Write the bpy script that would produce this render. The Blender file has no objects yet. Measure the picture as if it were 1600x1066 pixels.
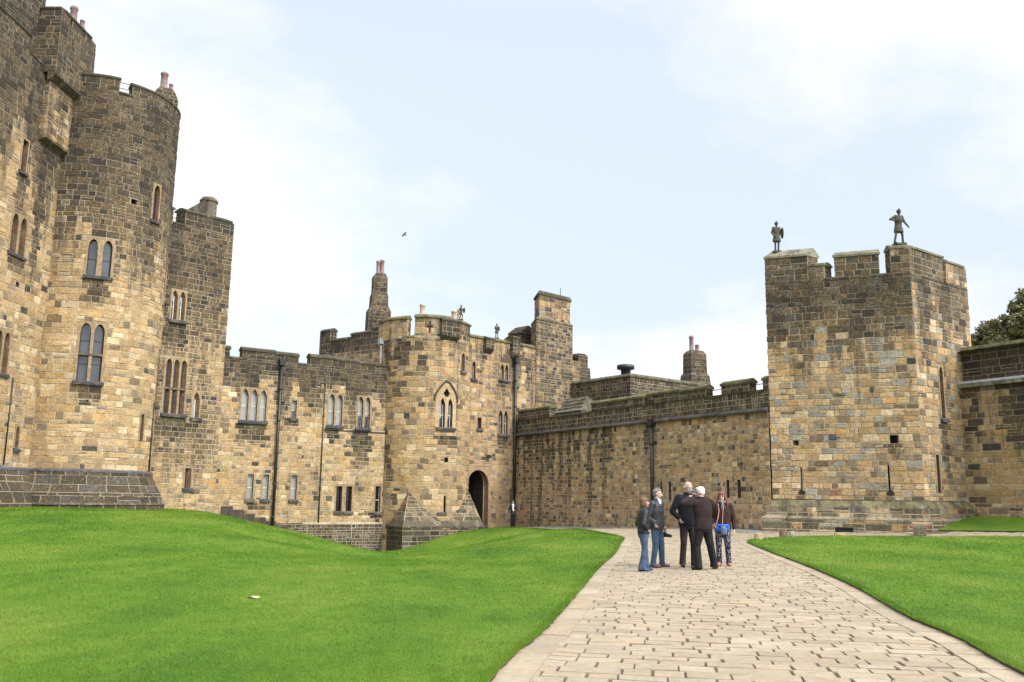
CLOUD_OFF=(5.7,2.4,0); CLOUD_B=7.0; SKYK=2.1; SKY_STR=.1; SUN_E=2.1; EXPO=0.64; ROLL=.0150
import bpy, math, random
import numpy as np
from mathutils import Vector, Matrix
from mathutils.geometry import delaunay_2d_cdt
R=random.Random(7); NR=np.random.RandomState(5)
S=bpy.context.scene; COL=S.collection
rad=math.radians
# ---------------------------------------------------------------- terrain
PTS=[(0,-10,0),(-15,-10,.1),(15,-10,0),(0,0,0),(-10,5,.05),(10,5,.05),(2,8,0),(3,15,0),(5,22,0),(6.5,30,0),(8,38,.03),(-1,12,0),(-5,12,.02),(-14,14,.12),(-24,20,.4),(-30,0,.3),
(-2,20,-.12),(-8,20,.1),(-16,26,.42),(-25,32,.65),(-22,39,.72),(-19.5,41.5,.7),(-17.8,44.5,.62),(-12,30,.38),(-12,38,.35),(-8,30,-.05),(-5,28,-.42),
(-16,48.5,.45),(-13.5,50.4,-.32),(-11.5,51.8,-.9),(-9.7,53,-1.45),(-8,53.8,-2.05),(-6.3,53.0,-1.6),(-4,54.5,-.85),(-1.8,56.2,-.48),(-6,47,-1.6),(-9,45,-.7),(-4,40,-1.15),(-6,38,-1.15),(-4.5,33,-.8),(-2.5,33,-.5),(-8.5,38,-.4),
(0.5,60,-.45),(0,52,-.35),(4,54,-.18),(1,44,-.25),(1,36,-.15),(3.5,31,0),(8,48,.05),(12,41.5,.2),(15,40.3,.25),(17.8,38.3,.3),(20.4,39.8,.85),(22.2,38.4,.92),(25,34,.85),
(9.1,33,0),(12,20,.03),(13,35,.12),(19.5,33,.32),(22,28,.3),(30,10,.2),(18,20,.1),(40,40,.8),(0,80,-.5),(40,80,.5),(-40,60,0),(-40,30,.6),(60,0,0),(-60,0,0),(0,-60,0)]
TA=np.array(PTS,float)
def _phi(r2): return 0.5*r2*np.log(r2+1e-9)
_n=len(TA); _D=((TA[:,None,:2]-TA[None,:,:2])**2).sum(-1)
_K=_phi(_D)+np.eye(_n)*.6; _Q=np.c_[np.ones(_n),TA[:,:2]]
_W=np.linalg.solve(np.block([[_K,_Q],[_Q.T,np.zeros((3,3))]]),np.r_[TA[:,2],0,0,0])
def hz(x,y):
    x=np.asarray(x,float); y=np.asarray(y,float); sh=x.shape; x=x.ravel(); y=y.ravel(); out=np.empty(len(x))
    for i in range(0,len(x),20000):
        a=x[i:i+20000]; b=y[i:i+20000]
        r=_phi((a[:,None]-TA[:,0])**2+(b[:,None]-TA[:,1])**2)@_W[:_n]+_W[_n]+_W[_n+1]*a+_W[_n+2]*b
        f=np.clip((np.hypot(a,b)-70)/40,0,1); out[i:i+20000]=r*(1-f)-.3*f
    return out.reshape(sh)
def gz(x,y): return float(hz(np.array([x]),np.array([y]))[0])
# ---------------------------------------------------------------- materials
def newmat(name):
    m=bpy.data.materials.new(name); m.use_nodes=True; nt=m.node_tree; b=nt.nodes['Principled BSDF']; return m,nt,b
def nd(nt,t,**k):
    n=nt.nodes.new(t)
    for a,v in k.items():
        if a.startswith('i_'): n.inputs[a[2:].replace('_',' ')].default_value=v
        else: setattr(n,a,v)
    return n
def L(nt,a,b): nt.links.new(a,b)
def tex_noise(nt,scale,detail=4,rough=.6,vec=None,dim='3D'):
    n=nd(nt,'ShaderNodeTexNoise'); n.inputs['Scale'].default_value=scale; n.inputs['Detail'].default_value=detail; n.inputs['Roughness'].default_value=rough
    if vec is not None: L(nt,vec,n.inputs['Vector'])
    return n
def ramp(nt,fac,stops):
    r=nd(nt,'ShaderNodeValToRGB'); e=r.color_ramp.elements
    while len(e)<len(stops): e.new(.5)
    for x,(p,c) in zip(e,stops): x.position=p; x.color=(c,c,c,1) if isinstance(c,(int,float)) else (*c,1)
    L(nt,fac,r.inputs['Fac']); return r
def mixc(nt,fac,a,b,mode='MIX'):
    m=nd(nt,'ShaderNodeMix',data_type='RGBA',blend_type=mode)
    for s,v in ((0,fac),(6,a),(7,b)):
        if hasattr(v,'is_output'): L(nt,v,m.inputs[s])
        else: m.inputs[s].default_value=v if isinstance(v,(int,float)) else (*v,1)
    return m.outputs[2]
def worldpos(nt):
    return nd(nt,'ShaderNodeNewGeometry').outputs['Position']
def bump(nt,b,h,strength,dist):
    n=nd(nt,'ShaderNodeBump'); n.inputs['Strength'].default_value=strength; n.inputs['Distance'].default_value=dist
    L(nt,h,n.inputs['Height']); L(nt,n.outputs[0],b.inputs['Normal'])
def mathn(nt,op,a,b=None):
    m=nd(nt,'ShaderNodeMath',operation=op)
    for s,v in ((0,a),(1,b)):
        if v is None: continue
        if hasattr(v,'is_output'): L(nt,v,m.inputs[s])
        else: m.inputs[s].default_value=v
    return m.outputs[0]
def stone_mat():
    # per-stone colour comes with the mesh (col); weathering (soot amount), and painted shade in places, sits in its alpha
    m,nt,b=newmat('masonry'); at=nd(nt,'ShaderNodeAttribute',attribute_name='col'); P=worldpos(nt)
    fine=tex_noise(nt,11,7,.78,P); mid=tex_noise(nt,2.6,6,.68,P); big=tex_noise(nt,.55,5,.6,P); b2=tex_noise(nt,1.15,6,.66,P)
    c=at.outputs['Color']; A=at.outputs['Alpha']
    # patina that runs across neighbouring stones
    pt=ramp(nt,mathn(nt,'ADD',mathn(nt,'MULTIPLY',big.outputs[0],.5),mathn(nt,'MULTIPLY',mid.outputs[0],.5)),[(.50,0.),(.64,.62)]); c=mixc(nt,pt.outputs[0],c,(.185,.128,.074))
    pl=ramp(nt,b2.outputs[0],[(.60,0.),(.74,.50)]); c=mixc(nt,mathn(nt,'MULTIPLY',pl.outputs[0],mathn(nt,'SUBTRACT',1.0,A)),c,(.45,.355,.225))
    f1=ramp(nt,fine.outputs[0],[(.27,.40),(.50,.98),(.73,1.58)]); c=mixc(nt,1,c,f1.outputs[0],'MULTIPLY')
    f2=ramp(nt,mid.outputs[0],[(.28,.68),(.72,1.26)]); c=mixc(nt,1,c,f2.outputs[0],'MULTIPLY')
    # rain streaks and soot
    mp=nd(nt,'ShaderNodeMapping'); mp.inputs['Scale'].default_value=(1.7,1.7,.13); L(nt,P,mp.inputs['Vector'])
    st=tex_noise(nt,1.3,6,.62,mp.outputs[0])
    q=mathn(nt,'ADD',mathn(nt,'ADD',mathn(nt,'MULTIPLY',st.outputs[0],.62),mathn(nt,'MULTIPLY',mid.outputs[0],.38)),mathn(nt,'MULTIPLY',A,.50)); sc=ramp(nt,q,[(.70,0.),(.80,1.)]); f=mathn(nt,'MULTIPLY',sc.outputs[0],mathn(nt,'ADD',mathn(nt,'MULTIPLY',A,.30),.66))
    mot=ramp(nt,fine.outputs[0],[(.40,1.),(.66,.62)]); f=mathn(nt,'MULTIPLY',f,mot.outputs[0])
    c=mixc(nt,f,c,(.029,.025,.020))
    vo=tex_noise(nt,6.5,4,.65,P); lf=ramp(nt,vo.outputs[0],[(.63,0.),(.72,.5)]); c=mixc(nt,lf.outputs[0],c,(.40,.36,.28))
    L(nt,c,b.inputs['Base Color']); b.inputs['Roughness'].default_value=.93; b.inputs['Specular IOR Level'].default_value=.25
    bn=tex_noise(nt,8,6,.72,P); bump(nt,b,bn.outputs[0],.8,.06); return m
def simple(name,col,rough=.6,metal=0,var=.25,scale=8,bmp=0,spec=.5):
    m,nt,b=newmat(name); P=nd(nt,'ShaderNodeTexCoord').outputs['Object']; n=tex_noise(nt,scale,4,.6,P)
    r=ramp(nt,n.outputs[0],[(.3,1-var),(.7,1+var)]); L(nt,mixc(nt,1,col,r.outputs[0],'MULTIPLY'),b.inputs['Base Color'])
    b.inputs['Roughness'].default_value=rough; b.inputs['Metallic'].default_value=metal; b.inputs['Specular IOR Level'].default_value=spec
    if bmp: bump(nt,b,n.outputs[0],.6,bmp)
    return m
M={}
M['stone']=stone_mat()
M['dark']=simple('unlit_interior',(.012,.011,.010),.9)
M['iron']=simple('painted_iron',(.017,.018,.021),.45,0,.3,6)
M['lead']=simple('lead_sheet',(.28,.29,.30),.5,0,.35,5)
M['clay']=simple('fired_clay',(.19,.135,.125),.85,0,.3,6)
M['buffclay']=simple('buff_clay',(.42,.33,.25),.85,0,.3,6)
M['soil']=simple('soil',(.045,.032,.02),.95,0,.5,20,.02)
M['leafdry']=simple('dry_leaf',(.30,.25,.15),.8)
M['bed']=simple('joint_bed',(.075,.062,.038),.95,0,.4,12,.01)
M['tarmac']=simple('tarmac',(.17,.165,.155),.9,0,.2,3,.005)
M['ground']=simple('ground_earth',(.10,.085,.06),.95,0,.3,2,.01)
M['whitepaint']=simple('white_paint',(.62,.61,.58),.5)
def glass():
    m,nt,b=newmat('window_glass'); P=worldpos(nt); n=tex_noise(nt,.9,2,.5,P)
    r=ramp(nt,n.outputs[0],[(.35,(.018,.022,.030)),(.65,(.05,.06,.072))]); L(nt,r.outputs[0],b.inputs['Base Color'])
    b.inputs['Roughness'].default_value=.08; b.inputs['Specular IOR Level'].default_value=.45; b.inputs['IOR'].default_value=1.6
    bn=tex_noise(nt,3,2,.5,P); bump(nt,b,bn.outputs[0],.12,.02); return m
M['glass']=glass(); M['glass_dark']=simple('dark_glass',(.008,.009,.010),.12,0,.1,3,0,.35)
M['blind']=simple('linen_blind',(.25,.255,.245),.35,0,.12,1.5,0,.8)
def lawnmat(name,k=1.0):
    m,nt,b=newmat(name); P=worldpos(nt)
    mp=nd(nt,'ShaderNodeMapping'); mp.inputs['Scale'].default_value=(1,.45,1); L(nt,P,mp.inputs['Vector'])
    a=tex_noise(nt,.42,7,.66,mp.outputs[0]); c=tex_noise(nt,28,4,.8,P); d=tex_noise(nt,3.2,5,.7,P)
    r=ramp(nt,a.outputs[0],[(.34,(.052*k,.122*k,.008*k)),(.5,(.088*k,.166*k,.011*k)),(.66,(.132*k,.196*k,.022*k))])
    x=mixc(nt,1,r.outputs[0],ramp(nt,c.outputs[0],[(.3,.62),(.7,1.36)]).outputs[0],'MULTIPLY')
    x=mixc(nt,1,x,ramp(nt,d.outputs[0],[(.3,.85),(.7,1.13)]).outputs[0],'MULTIPLY')
    L(nt,x,b.inputs['Base Color']); b.inputs['Roughness'].default_value=.85; b.inputs['Specular IOR Level'].default_value=.2
    bn=tex_noise(nt,45,3,.8,P); bump(nt,b,bn.outputs[0],.9,.03); return m
M['lawn']=lawnmat('lawn_turf'); 
def blade():
    m,nt,b=newmat('grass_blade'); P=worldpos(nt); mp=nd(nt,'ShaderNodeMapping'); mp.inputs['Scale'].default_value=(1,.45,1); L(nt,P,mp.inputs['Vector']); a=tex_noise(nt,.42,7,.66,mp.outputs[0]); c=tex_noise(nt,60,2,.6,P)
    r=ramp(nt,a.outputs[0],[(.34,(.062,.150,.010)),(.5,(.112,.210,.016)),(.66,(.182,.258,.036))])
    x=mixc(nt,1,r.outputs[0],ramp(nt,c.outputs[0],[(.3,.78),(.7,1.22)]).outputs[0],'MULTIPLY'); e=tex_noise(nt,2.1,5,.7,P); x=mixc(nt,1,x,ramp(nt,e.outputs[0],[(.32,.80),(.68,1.15)]).outputs[0],'MULTIPLY')
    L(nt,x,b.inputs['Base Color']); b.inputs['Roughness'].default_value=.6; b.inputs['Specular IOR Level'].default_value=.25
    t=nd(nt,'ShaderNodeBsdfTranslucent'); L(nt,x,t.inputs['Color']); ms=nd(nt,'ShaderNodeMixShader'); ms.inputs[0].default_value=.35
    L(nt,b.outputs[0],ms.inputs[1]); L(nt,t.outputs[0],ms.inputs[2]); L(nt,ms.outputs[0],nt.nodes['Material Output'].inputs['Surface']); return m
M['blade']=blade()
def settmat():
    m,nt,b=newmat('paving_stone'); at=nd(nt,'ShaderNodeAttribute',attribute_name='col'); P=worldpos(nt)
    n=tex_noise(nt,14,6,.75,P); n2=tex_noise(nt,1.3,4,.6,P)
    x=mixc(nt,1,at.outputs['Color'],ramp(nt,n.outputs[0],[(.3,.78),(.7,1.2)]).outputs[0],'MULTIPLY')
    x=mixc(nt,1,x,ramp(nt,n2.outputs[0],[(.3,.86),(.7,1.1)]).outputs[0],'MULTIPLY')
    L(nt,x,b.inputs['Base Color']); b.inputs['Roughness'].default_value=.8; b.inputs['Specular IOR Level'].default_value=.35
    bump(nt,b,n.outputs[0],.5,.012); return m
M['sett']=settmat()
# ---------------------------------------------------------------- mesh builder
class MB:
    def __init__(s): s.v=[]; s.f=[]; s.c=[]
    def add(s,vs,fs,col):
        o=len(s.v); s.v.extend(vs); s.f.extend([tuple(i+o for i in f) for f in fs])
        if isinstance(col,list): s.c.extend(col)
        else: s.c.extend([col]*len(vs))
    def quad(s,a,b,c,d,col=(.3,.22,.13,.3)): s.add([a,b,c,d],[(0,1,2,3)],col)
    def obj(s,name,mat,parent=None,smooth=False):
        if not s.v: return None
        me=bpy.data.meshes.new(name); off=parent.matrix_world.translation if parent is not None else Vector((0,0,0))
        if parent is not None: off=world_loc(parent)
        v=np.array(s.v,dtype=float)-np.array(off)
        me.from_pydata(v.tolist(),[],s.f); me.materials.append(M[mat] if isinstance(mat,str) else mat)
        a=me.color_attributes.new('col','FLOAT_COLOR','POINT'); a.data.foreach_set('color',np.array(s.c,dtype=np.float32).ravel())
        if smooth: me.polygons.foreach_set('use_smooth',[True]*len(me.polygons))
        me.update(); o=bpy.data.objects.new(name,me); COL.objects.link(o)
        if parent is not None: o.parent=parent
        return o
def world_loc(o):
    l=Vector(o.location); p=o.parent
    while p is not None: l=l+p.location; p=p.parent
    return l
def tag(o,label,cat,group=None,kind=None):
    if label: o['label']=label
    if cat: o['category']=cat
    if group: o['group']=group
    if kind: o['kind']=kind
    return o
def thing(name,label,cat,loc,group=None):
    o=bpy.data.objects.new(name,None); o.empty_display_size=.2; COL.objects.link(o); o.location=loc; return tag(o,label,cat,group)
# ---------------------------------------------------------------- wall paths
class Path:
    def __init__(s,pts,off=None):
        s.p=[Vector((x,y)) for x,y in pts]; s.off=off or (lambda z:0.0)
        s.cum=[0]
        ns=[]
        for a,b in zip(s.p,s.p[1:]):
            d=b-a; s.cum.append(s.cum[-1]+d.length); d.normalize(); ns.append(Vector((d.y,-d.x)))
        s.n=ns; s.m=[]
        for i in range(len(s.p)):
            if i==0: m=ns[0]
            elif i==len(s.p)-1: m=ns[-1]
            else:
                m=(ns[i-1]+ns[i]); m.normalize(); m=m/max(.35,m.dot(ns[i]))
            s.m.append(m)
        s.L=s.cum[-1]; s.corners=[s.cum[i] for i in range(1,len(s.p)-1) if ns[i-1].angle(ns[i])>rad(20)]
        s.curved=len(s.p)>6
    def G(s,u,z,d=0.0):
        i=0
        while i<len(s.cum)-2 and u>s.cum[i+1]: i+=1
        l=s.cum[i+1]-s.cum[i]; t=(u-s.cum[i])/l; D=d+s.off(z)
        a=s.p[i]+s.m[i]*D; b=s.p[i+1]+s.m[i+1]*D; q=a+(b-a)*t
        return (q.x,q.y,z)
def patchG(p00,p10,p11,p01):
    p00,p10,p11,p01=map(Vector,(p00,p10,p11,p01)); S_=((p10-p00).length+(p11-p01).length)/2; T_=((p01-p00).length+(p11-p10).length)/2
    n=(p10-p00).cross(p01-p00)
    if n.length<1e-6: n=(p11-p01).cross(p01-p00)
    n.normalize()
    def G(u,v,d=0.0):
        s=u/S_; t=v/T_; q=(p00*(1-s)+p10*s)*(1-t)+(p01*(1-s)+p11*s)*t+n*d; return tuple(q)
    return G,S_,T_
MORT=(.42,.355,.255,.15)
PAL={'tan':(.415,.287,.152),'ochre':(.395,.25,.11),'pale':(.505,.385,.24),'grey':(.27,.245,.20),'gbrown':(.245,.185,.12),'brown':(.16,.112,.07),'dark':(.066,.056,.046),'red':(.25,.125,.08),'moss':(.125,.115,.065),'buff':(.37,.25,.128)}
def pick(w,tone):
    soot,moss=tone  # soot also carries the painted shade on the square base's left face
    r=R.random()
    if r<soot*soot*.34+soot*.08: k='dark' if R.random()<.5 else 'brown'
    elif R.random()<moss*.7: k='moss'
    else:
        t=R.random()*sum(w.values()); k='tan'
        for kk,ww in w.items():
            t-=ww
            if t<=0: k=kk; break
    c=PAL[k]; f=R.uniform(.80,1.20)*(1-.12*soot); g=R.uniform(-.02,.02)
    return (c[0]*f*(1+g),c[1]*f,c[2]*f*(1-g),min(1,soot*1.25+.10))
def subtract(rects,h):
    out=[]
    a0,a1,b0,b1=h
    for (u0,u1,z0,z1) in rects:
        if u1<=a0 or u0>=a1 or z1<=b0 or z0>=b1: out.append((u0,u1,z0,z1)); continue
        if z0<b0: out.append((u0,u1,z0,b0))
        if z1>b1: out.append((u0,u1,b1,z1))
        zz0,zz1=max(z0,b0),min(z1,b1)
        if u0<a0: out.append((u0,a0,zz0,zz1))
        if u1>a1: out.append((a1,u1,zz0,zz1))
    return out
def masonry(mb,G,u0,u1,z0,z1,w,holes=(),ch=(.26,.36),bw=(.28,.62),tone=None,corners=(),joint=.0115,rise=.02,mort=MORT,d0=0.0,maxw=None):
    tone=tone or (lambda u,z:(.15,0))
    z=z0
    while z<z1-1e-4:
        h=R.uniform(*ch)*(1 if R.random()>.2 else R.uniform(.68,.85)); 
        if z+h>z1-.12: h=z1-z
        us=[u0]; cs=sorted([c for c in corners if u0+.05<c<u1-.05])+[u1]; u=u0
        for c in cs:
            while True:
                b=(R.uniform(*bw) if R.random()>.14 else R.uniform(bw[0]*.6,bw[0]))*(.8+.6*h/.3*.4)
                if u+b>c-.18: u=c; us.append(c); break
                u+=b; us.append(u)
        for a,b in zip(us,us[1:]):
            q_=R.random(); zm=z+h*R.uniform(.42,.58)
            rects=[(a,b,z,z+h)] if q_>.11 or h<.2 else [(a,b,z,zm),(a,b,zm,z+h)]
            for hl in holes:
                if not rects: break
                rects=subtract(rects,hl)
            for (ra,rb,rz,rt) in rects:
                if rb-ra<1e-3 or rt-rz<1e-3: continue
                tn=tone((ra+rb)/2,(rz+rt)/2); mc=mort[:3]+(tn[0]*.4,)
                k=1-.60*tn[0]; mc=(mort[0]*k,mort[1]*k,mort[2]*k,mc[3])
                if rb-ra<.07 or rt-rz<.07:
                    mb.add([G(ra,rz,d0),G(rb,rz,d0),G(rb,rt,d0),G(ra,rt,d0)],[(0,1,2,3)],mc); continue
                j=joint*R.uniform(.7,1.3); e=j+.014; rr=d0+rise*R.uniform(.3,1.3); c=pick(w,tn)
                vs=[G(ra,rz,d0),G(rb,rz,d0),G(rb,rt,d0),G(ra,rt,d0),
                    G(ra+j,rz+j,d0),G(rb-j,rz+j,d0),G(rb-j,rt-j,d0),G(ra+j,rt-j,d0),
                    G(ra+e,rz+e,rr),G(rb-e,rz+e,rr),G(rb-e,rt-e,rr),G(ra+e,rt-e,rr)]
                fs=[(0,1,5,4),(1,2,6,5),(2,3,7,6),(3,0,4,7),(4,5,9,8),(5,6,10,9),(6,7,11,10),(7,4,8,11),(8,9,10,11)]
                mb.add(vs,fs,[mc]*8+[c]*4)
        z+=h
def loft(mb,G,u0,u1,prof,step=.5,col=None,jit=.12):
    """solid swept along a path; prof is a closed (d,z) outline"""
    n=max(1,int(math.ceil((u1-u0)/step))); k=len(prof)
    for i in range(n):
        a=u0+(u1-u0)*i/n; b=u0+(u1-u0)*(i+1)/n; f=R.uniform(1-jit,1+jit); c=(col[0]*f,col[1]*f,col[2]*f,col[3])
        g=.004 if n>1 else 0
        va=[G(a+g,z,d) for d,z in prof]; vb=[G(b-g,z,d) for d,z in prof]
        fs=[(j,(j+1)%k,k+(j+1)%k,k+j) for j in range(k)]+[tuple(range(k))[::-1],tuple(range(k,2*k))]
        mb.add(va+vb,fs,c)
def core(mb,path,z0,z1,d_in=-.42,d_out=-.9,u0=0,u1=None,top=True):
    u1=path.L if u1 is None else u1
    n=max(1,int((u1-u0)/.6)) if path.curved else 1
    ks=sorted(set([u0+(u1-u0)*i/n for i in range(n+1)]+[c for c in path.corners if u0<c<u1]))
    for a,b in zip(ks,ks[1:]):
        P=[path.G(a,z0,d_in),path.G(b,z0,d_in),path.G(b,z1,d_in),path.G(a,z1,d_in),path.G(a,z0,d_out),path.G(b,z0,d_out),path.G(b,z1,d_out),path.G(a,z1,d_out)]
        mb.add(P,[(0,1,2,3),(7,6,5,4),(3,2,6,7),(0,4,5,1),(1,5,6,2),(0,3,7,4)],(.14,.11,.08,.4))
        if top: mb.quad(path.G(a,z1,.0),path.G(b,z1,.0),path.G(b,z1,d_in),path.G(a,z1,d_in),(.12,.105,.07,.5))
COPE=(.13,.125,.075,.65)
def coping(mb,path,u0,u1,zt,th=.55,over=.06,h=.24,step=.6,col=COPE,zb=None):
    zb=zt-h if zb is None else zb
    loft(mb,path.G,u0,u1,[(over,zb),(over,zb+.1),(-th*.4,zt),(-th*.6,zt),(-th-over,zb+.1),(-th-over,zb)],step,col)
def merlon(root,path,u0,u1,zc,zt,w,tone,th=.55,col=COPE,ch=(.26,.34),over=.06,h=.24,slit=None):
    mb=MB(); zb=zt-h; hs=[]
    if slit: hs=list(slit)
    masonry(mb,path.G,u0,u1,zc,zb,w,hs,ch,(.3,.65),tone,path.corners)
    n=max(1,int(math.ceil((u1-u0)/.6))) if path.curved else 1
    ks=sorted(set([u0+(u1-u0)*i/n for i in range(n+1)]+[c for c in path.corners if u0<c<u1]))
    dk=(.12,.10,.07,.6)
    for a,b in zip(ks,ks[1:]):
        if slit and a<slit[1][1] and b>slit[1][0]:
            continue
        mb.quad(path.G(b,zc,-th),path.G(a,zc,-th),path.G(a,zb,-th),path.G(b,zb,-th),dk)
    for (u,sg) in ((u0,-1),(u1,1)):
        a=path.G(u,zc,-th); b=path.G(u,zc,0); c=path.G(u,zb,0); d=path.G(u,zb,-th)
        if sg>0: a,b,c,d=b,a,d,c
        g,s_,t_=patchG(a,b,c,d); masonry(mb,g,0,s_,0,t_,w,(),ch,(.3,.5),lambda x,y:tone(u,zc+y))
    o=mb.obj('merlon','stone',root)
    m2=MB(); coping(m2,path,u0-.05 if u0>.05 else u0,min(u1+.05,path.L),zt,th,over,h,.6,col); m2.obj('coping','stone',o)
    return o
def crenels(root,path,gaps,zc,th=.55,col=COPE):
    for a,b in gaps:
        mb=MB(); loft(mb,path.G,a,b,[(.05,zc-.10),(.05,zc-.02),(-.1,zc+.05),(-th,zc+.05),(-th-.03,zc-.10)],.6,col); mb.obj('crenel_sill','stone',root)
def pbox(root,name,path,u0,u1,d,z0,z1,w,tone,top=.2,corbel=.3):
    p=Path([path.G(u0,0,-.1)[:2],path.G(u0,0,d)[:2],path.G(u1,0,d)[:2],path.G(u1,0,-.1)[:2]]); mb=MB()
    masonry(mb,p.G,0,p.L,z0,z1,w,(),(.24,.34),(.25,.5),tone,p.corners)
    a,b=path.G(u0,z0,-.1),path.G(u0,z0,d+.02); c_,e=path.G(u1,z0,d+.02),path.G(u1,z0,-.1); l0,l1=path.G(u0,z0-corbel,0.0),path.G(u1,z0-corbel,0.0)
    mb.add([a,b,c_,e,l0,l1],[(1,2,5,4),(0,1,4),(2,3,5)],(.13,.11,.075,.6))
    loft(mb,path.G,u0-.05,u1+.05,[(d+.07,z1),(d+.07,z1+.08),(d*.3,z1+top),(-.2,z1+top),(-.2,z1)],2,COPE)
    return mb.obj(name,'stone',root)
# ---------------------------------------------------------------- windows
def arch_hw(kind,w,z,zs,za):
    """half-width of a light of width w at height z; springs at zs, apex za"""
    if z<=zs or kind=='flat': return w/2
    t=min(1,(z-zs)/(za-zs))
    if kind=='round': return w/2*math.sqrt(max(0,1-t*t))
    if kind=='tref':  # small ogee-cusped head
        return w/2*max(0,(1-t**1.6))*(1.0-.16*math.sin(math.pi*min(1,t*2.2))) if t<1 else 0
    return w/2*math.sqrt(max(0,1-t**1.55))
FR=(.29,.21,.128,.25); JAMB=(.155,.095,.058,.2); SILLC=(.055,.055,.060,.2)
def window(root,path,uc,z0,w,h,n=1,head='point',transom=False,fr=.09,mull=.11,depth=.24,pane='glass',name='window',frc=FR,sill=True,bars=1,jamb=JAMB,label=None,zbox=None,proud=.024,silld=.13,blind=0):
    """w,h: clear outer size of the lights together; returns hole rect for the masonry"""
    mb=MB(); lw=(w-(n-1)*mull)/n; za=z0+h; zs=za-(lw*.95 if head!='flat' else 0); top=za+fr
    L0=uc-w/2-fr; L1=uc+w/2+fr; bot=z0-.02
    G=path.G; NA=8
    lights=[]
    for i in range(n):
        c=uc-w/2+lw/2+i*(lw+mull); x0=L0 if i==0 else c-lw/2-mull/2; x1=L1 if i==n-1 else c+lw/2+mull/2
        zl=[bot]+[z0] + ([zs+(za-zs)*k/NA for k in range(NA+1)] if head!='flat' else [za])
        segs=[]
        for za_,zb_ in zip(zl,zl[1:]):
            ha=arch_hw(head,lw,za_,zs,za); hb=arch_hw(head,lw,zb_,zs,za)
            if za_==bot: # apron
                mb.quad(G(x0,za_,proud),G(x1,za_,proud),G(x1,zb_,proud),G(x0,zb_,proud),frc); continue
            mb.quad(G(x0,za_,proud),G(c-ha,za_,proud),G(c-hb,zb_,proud),G(x0,zb_,proud),frc)
            mb.quad(G(c+ha,za_,proud),G(x1,za_,proud),G(x1,zb_,proud),G(c+hb,zb_,proud),frc)
            for sgn in (-1,1):
                q=[G(c+sgn*ha,za_,proud),G(c+sgn*ha,za_,-depth),G(c+sgn*hb,zb_,-depth),G(c+sgn*hb,zb_,proud)]
                mb.quad(*q,jamb)
        ht=arch_hw(head,lw,za,zs,za)
        mb.quad(G(x0,za,proud),G(x1,za,proud),G(x1,top,proud),G(x0,top,proud),frc)
        if head=='flat': mb.quad(G(c-ht,za,proud),G(c-ht,za,-depth),G(c+ht,za,-depth),G(c+ht,za,proud),jamb)
        mb.quad(G(c-lw/2,z0,proud),G(c-lw/2,z0,-depth),G(c+lw/2,z0,-depth),G(c+lw/2,z0,proud),SILLC)
        lights.append(c)
    # outer edge of the proud surround back to the wall
    for a,b in (((L0,bot),(L0,top)),((L1,top),(L1,bot)),((L0,top),(L1,top))):
        mb.quad(G(a[0],a[1],proud),G(b[0],b[1],proud),G(b[0],b[1],-.02),G(a[0],a[1],-.02),frc)
    if transom:
        zt=z0+h*.46
        loft(mb,G,uc-w/2-.02,uc+w/2+.02,[(proud+.03,zt-.06),(proud+.03,zt+.05),(-depth,zt+.06),(-depth,zt-.06)],1,(.12,.10,.08,.3))
    o=mb.obj(name,'stone',root)
    if label: o['label']=label
    pb=MB(); bb=MB(); lb=MB()
    for c in lights:
        pd=-depth+.03
        pb.quad(G(c-lw/2,z0-.01,pd),G(c+lw/2,z0-.01,pd),G(c+lw/2,za,pd),G(c-lw/2,za,pd))
        if blind:
            zz=za-h*blind; lb.quad(G(c-lw/2+.02,zz,pd+.006),G(c+lw/2-.02,zz,pd+.006),G(c+lw/2-.02,za,pd+.006),G(c-lw/2+.02,za,pd+.006))
        if pane!='dark':
            zz=[z0+h*.30,z0+h*.70] if transom else [z0+h*.46]
            if bars:
                for q in zz: loft(bb,G,c-lw/2,c+lw/2,[(pd+.03,q-.018),(pd+.03,q+.018),(pd+.008,q+.018),(pd+.008,q-.018)],1,(.5,.5,.48,0))
                for x in (c-lw/2+.015,c+lw/2-.015): loft(bb,G,x-.014,x+.014,[(pd+.03,z0),(pd+.03,zs),(pd+.008,zs),(pd+.008,z0)],1,(.5,.5,.48,0))
    pb.obj('pane',pane,o)
    if lb.v: lb.obj('blind','blind',o)
    if bb.v: bb.obj('glazing_bar','iron' if bars==2 else 'whitepaint',o)
    if sill:
        sb=MB(); loft(sb,G,L0-.03,L1+.03,[(silld,bot-.16),(silld,bot-.05),(.02,bot+.03),(-.05,bot+.03),(-.05,bot-.16)],.6,SILLC); sb.obj('sill','stone',o)
    return (L0,L1,bot,top)
def slot(root,path,u,z0,w,h,depth=.35,name='loophole',flare=0,splay=.0):
    mb=MB(); G=path.G; a,b,c,d=u-w/2,u+w/2,z0,z0+h; j=(.10,.08,.06,.3)
    for p,q in (((a,c),(a,d)),((b,d),(b,c)),((a,d),(b,d)),((b,c),(a,c))):
        mb.quad(G(*p,0.004),G(*q,0.004),G(*q,-depth),G(*p,-depth),j)
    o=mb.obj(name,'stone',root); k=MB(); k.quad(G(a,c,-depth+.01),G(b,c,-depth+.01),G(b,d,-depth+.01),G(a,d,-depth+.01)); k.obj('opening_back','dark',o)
    return (a,b,c,d)
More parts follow.
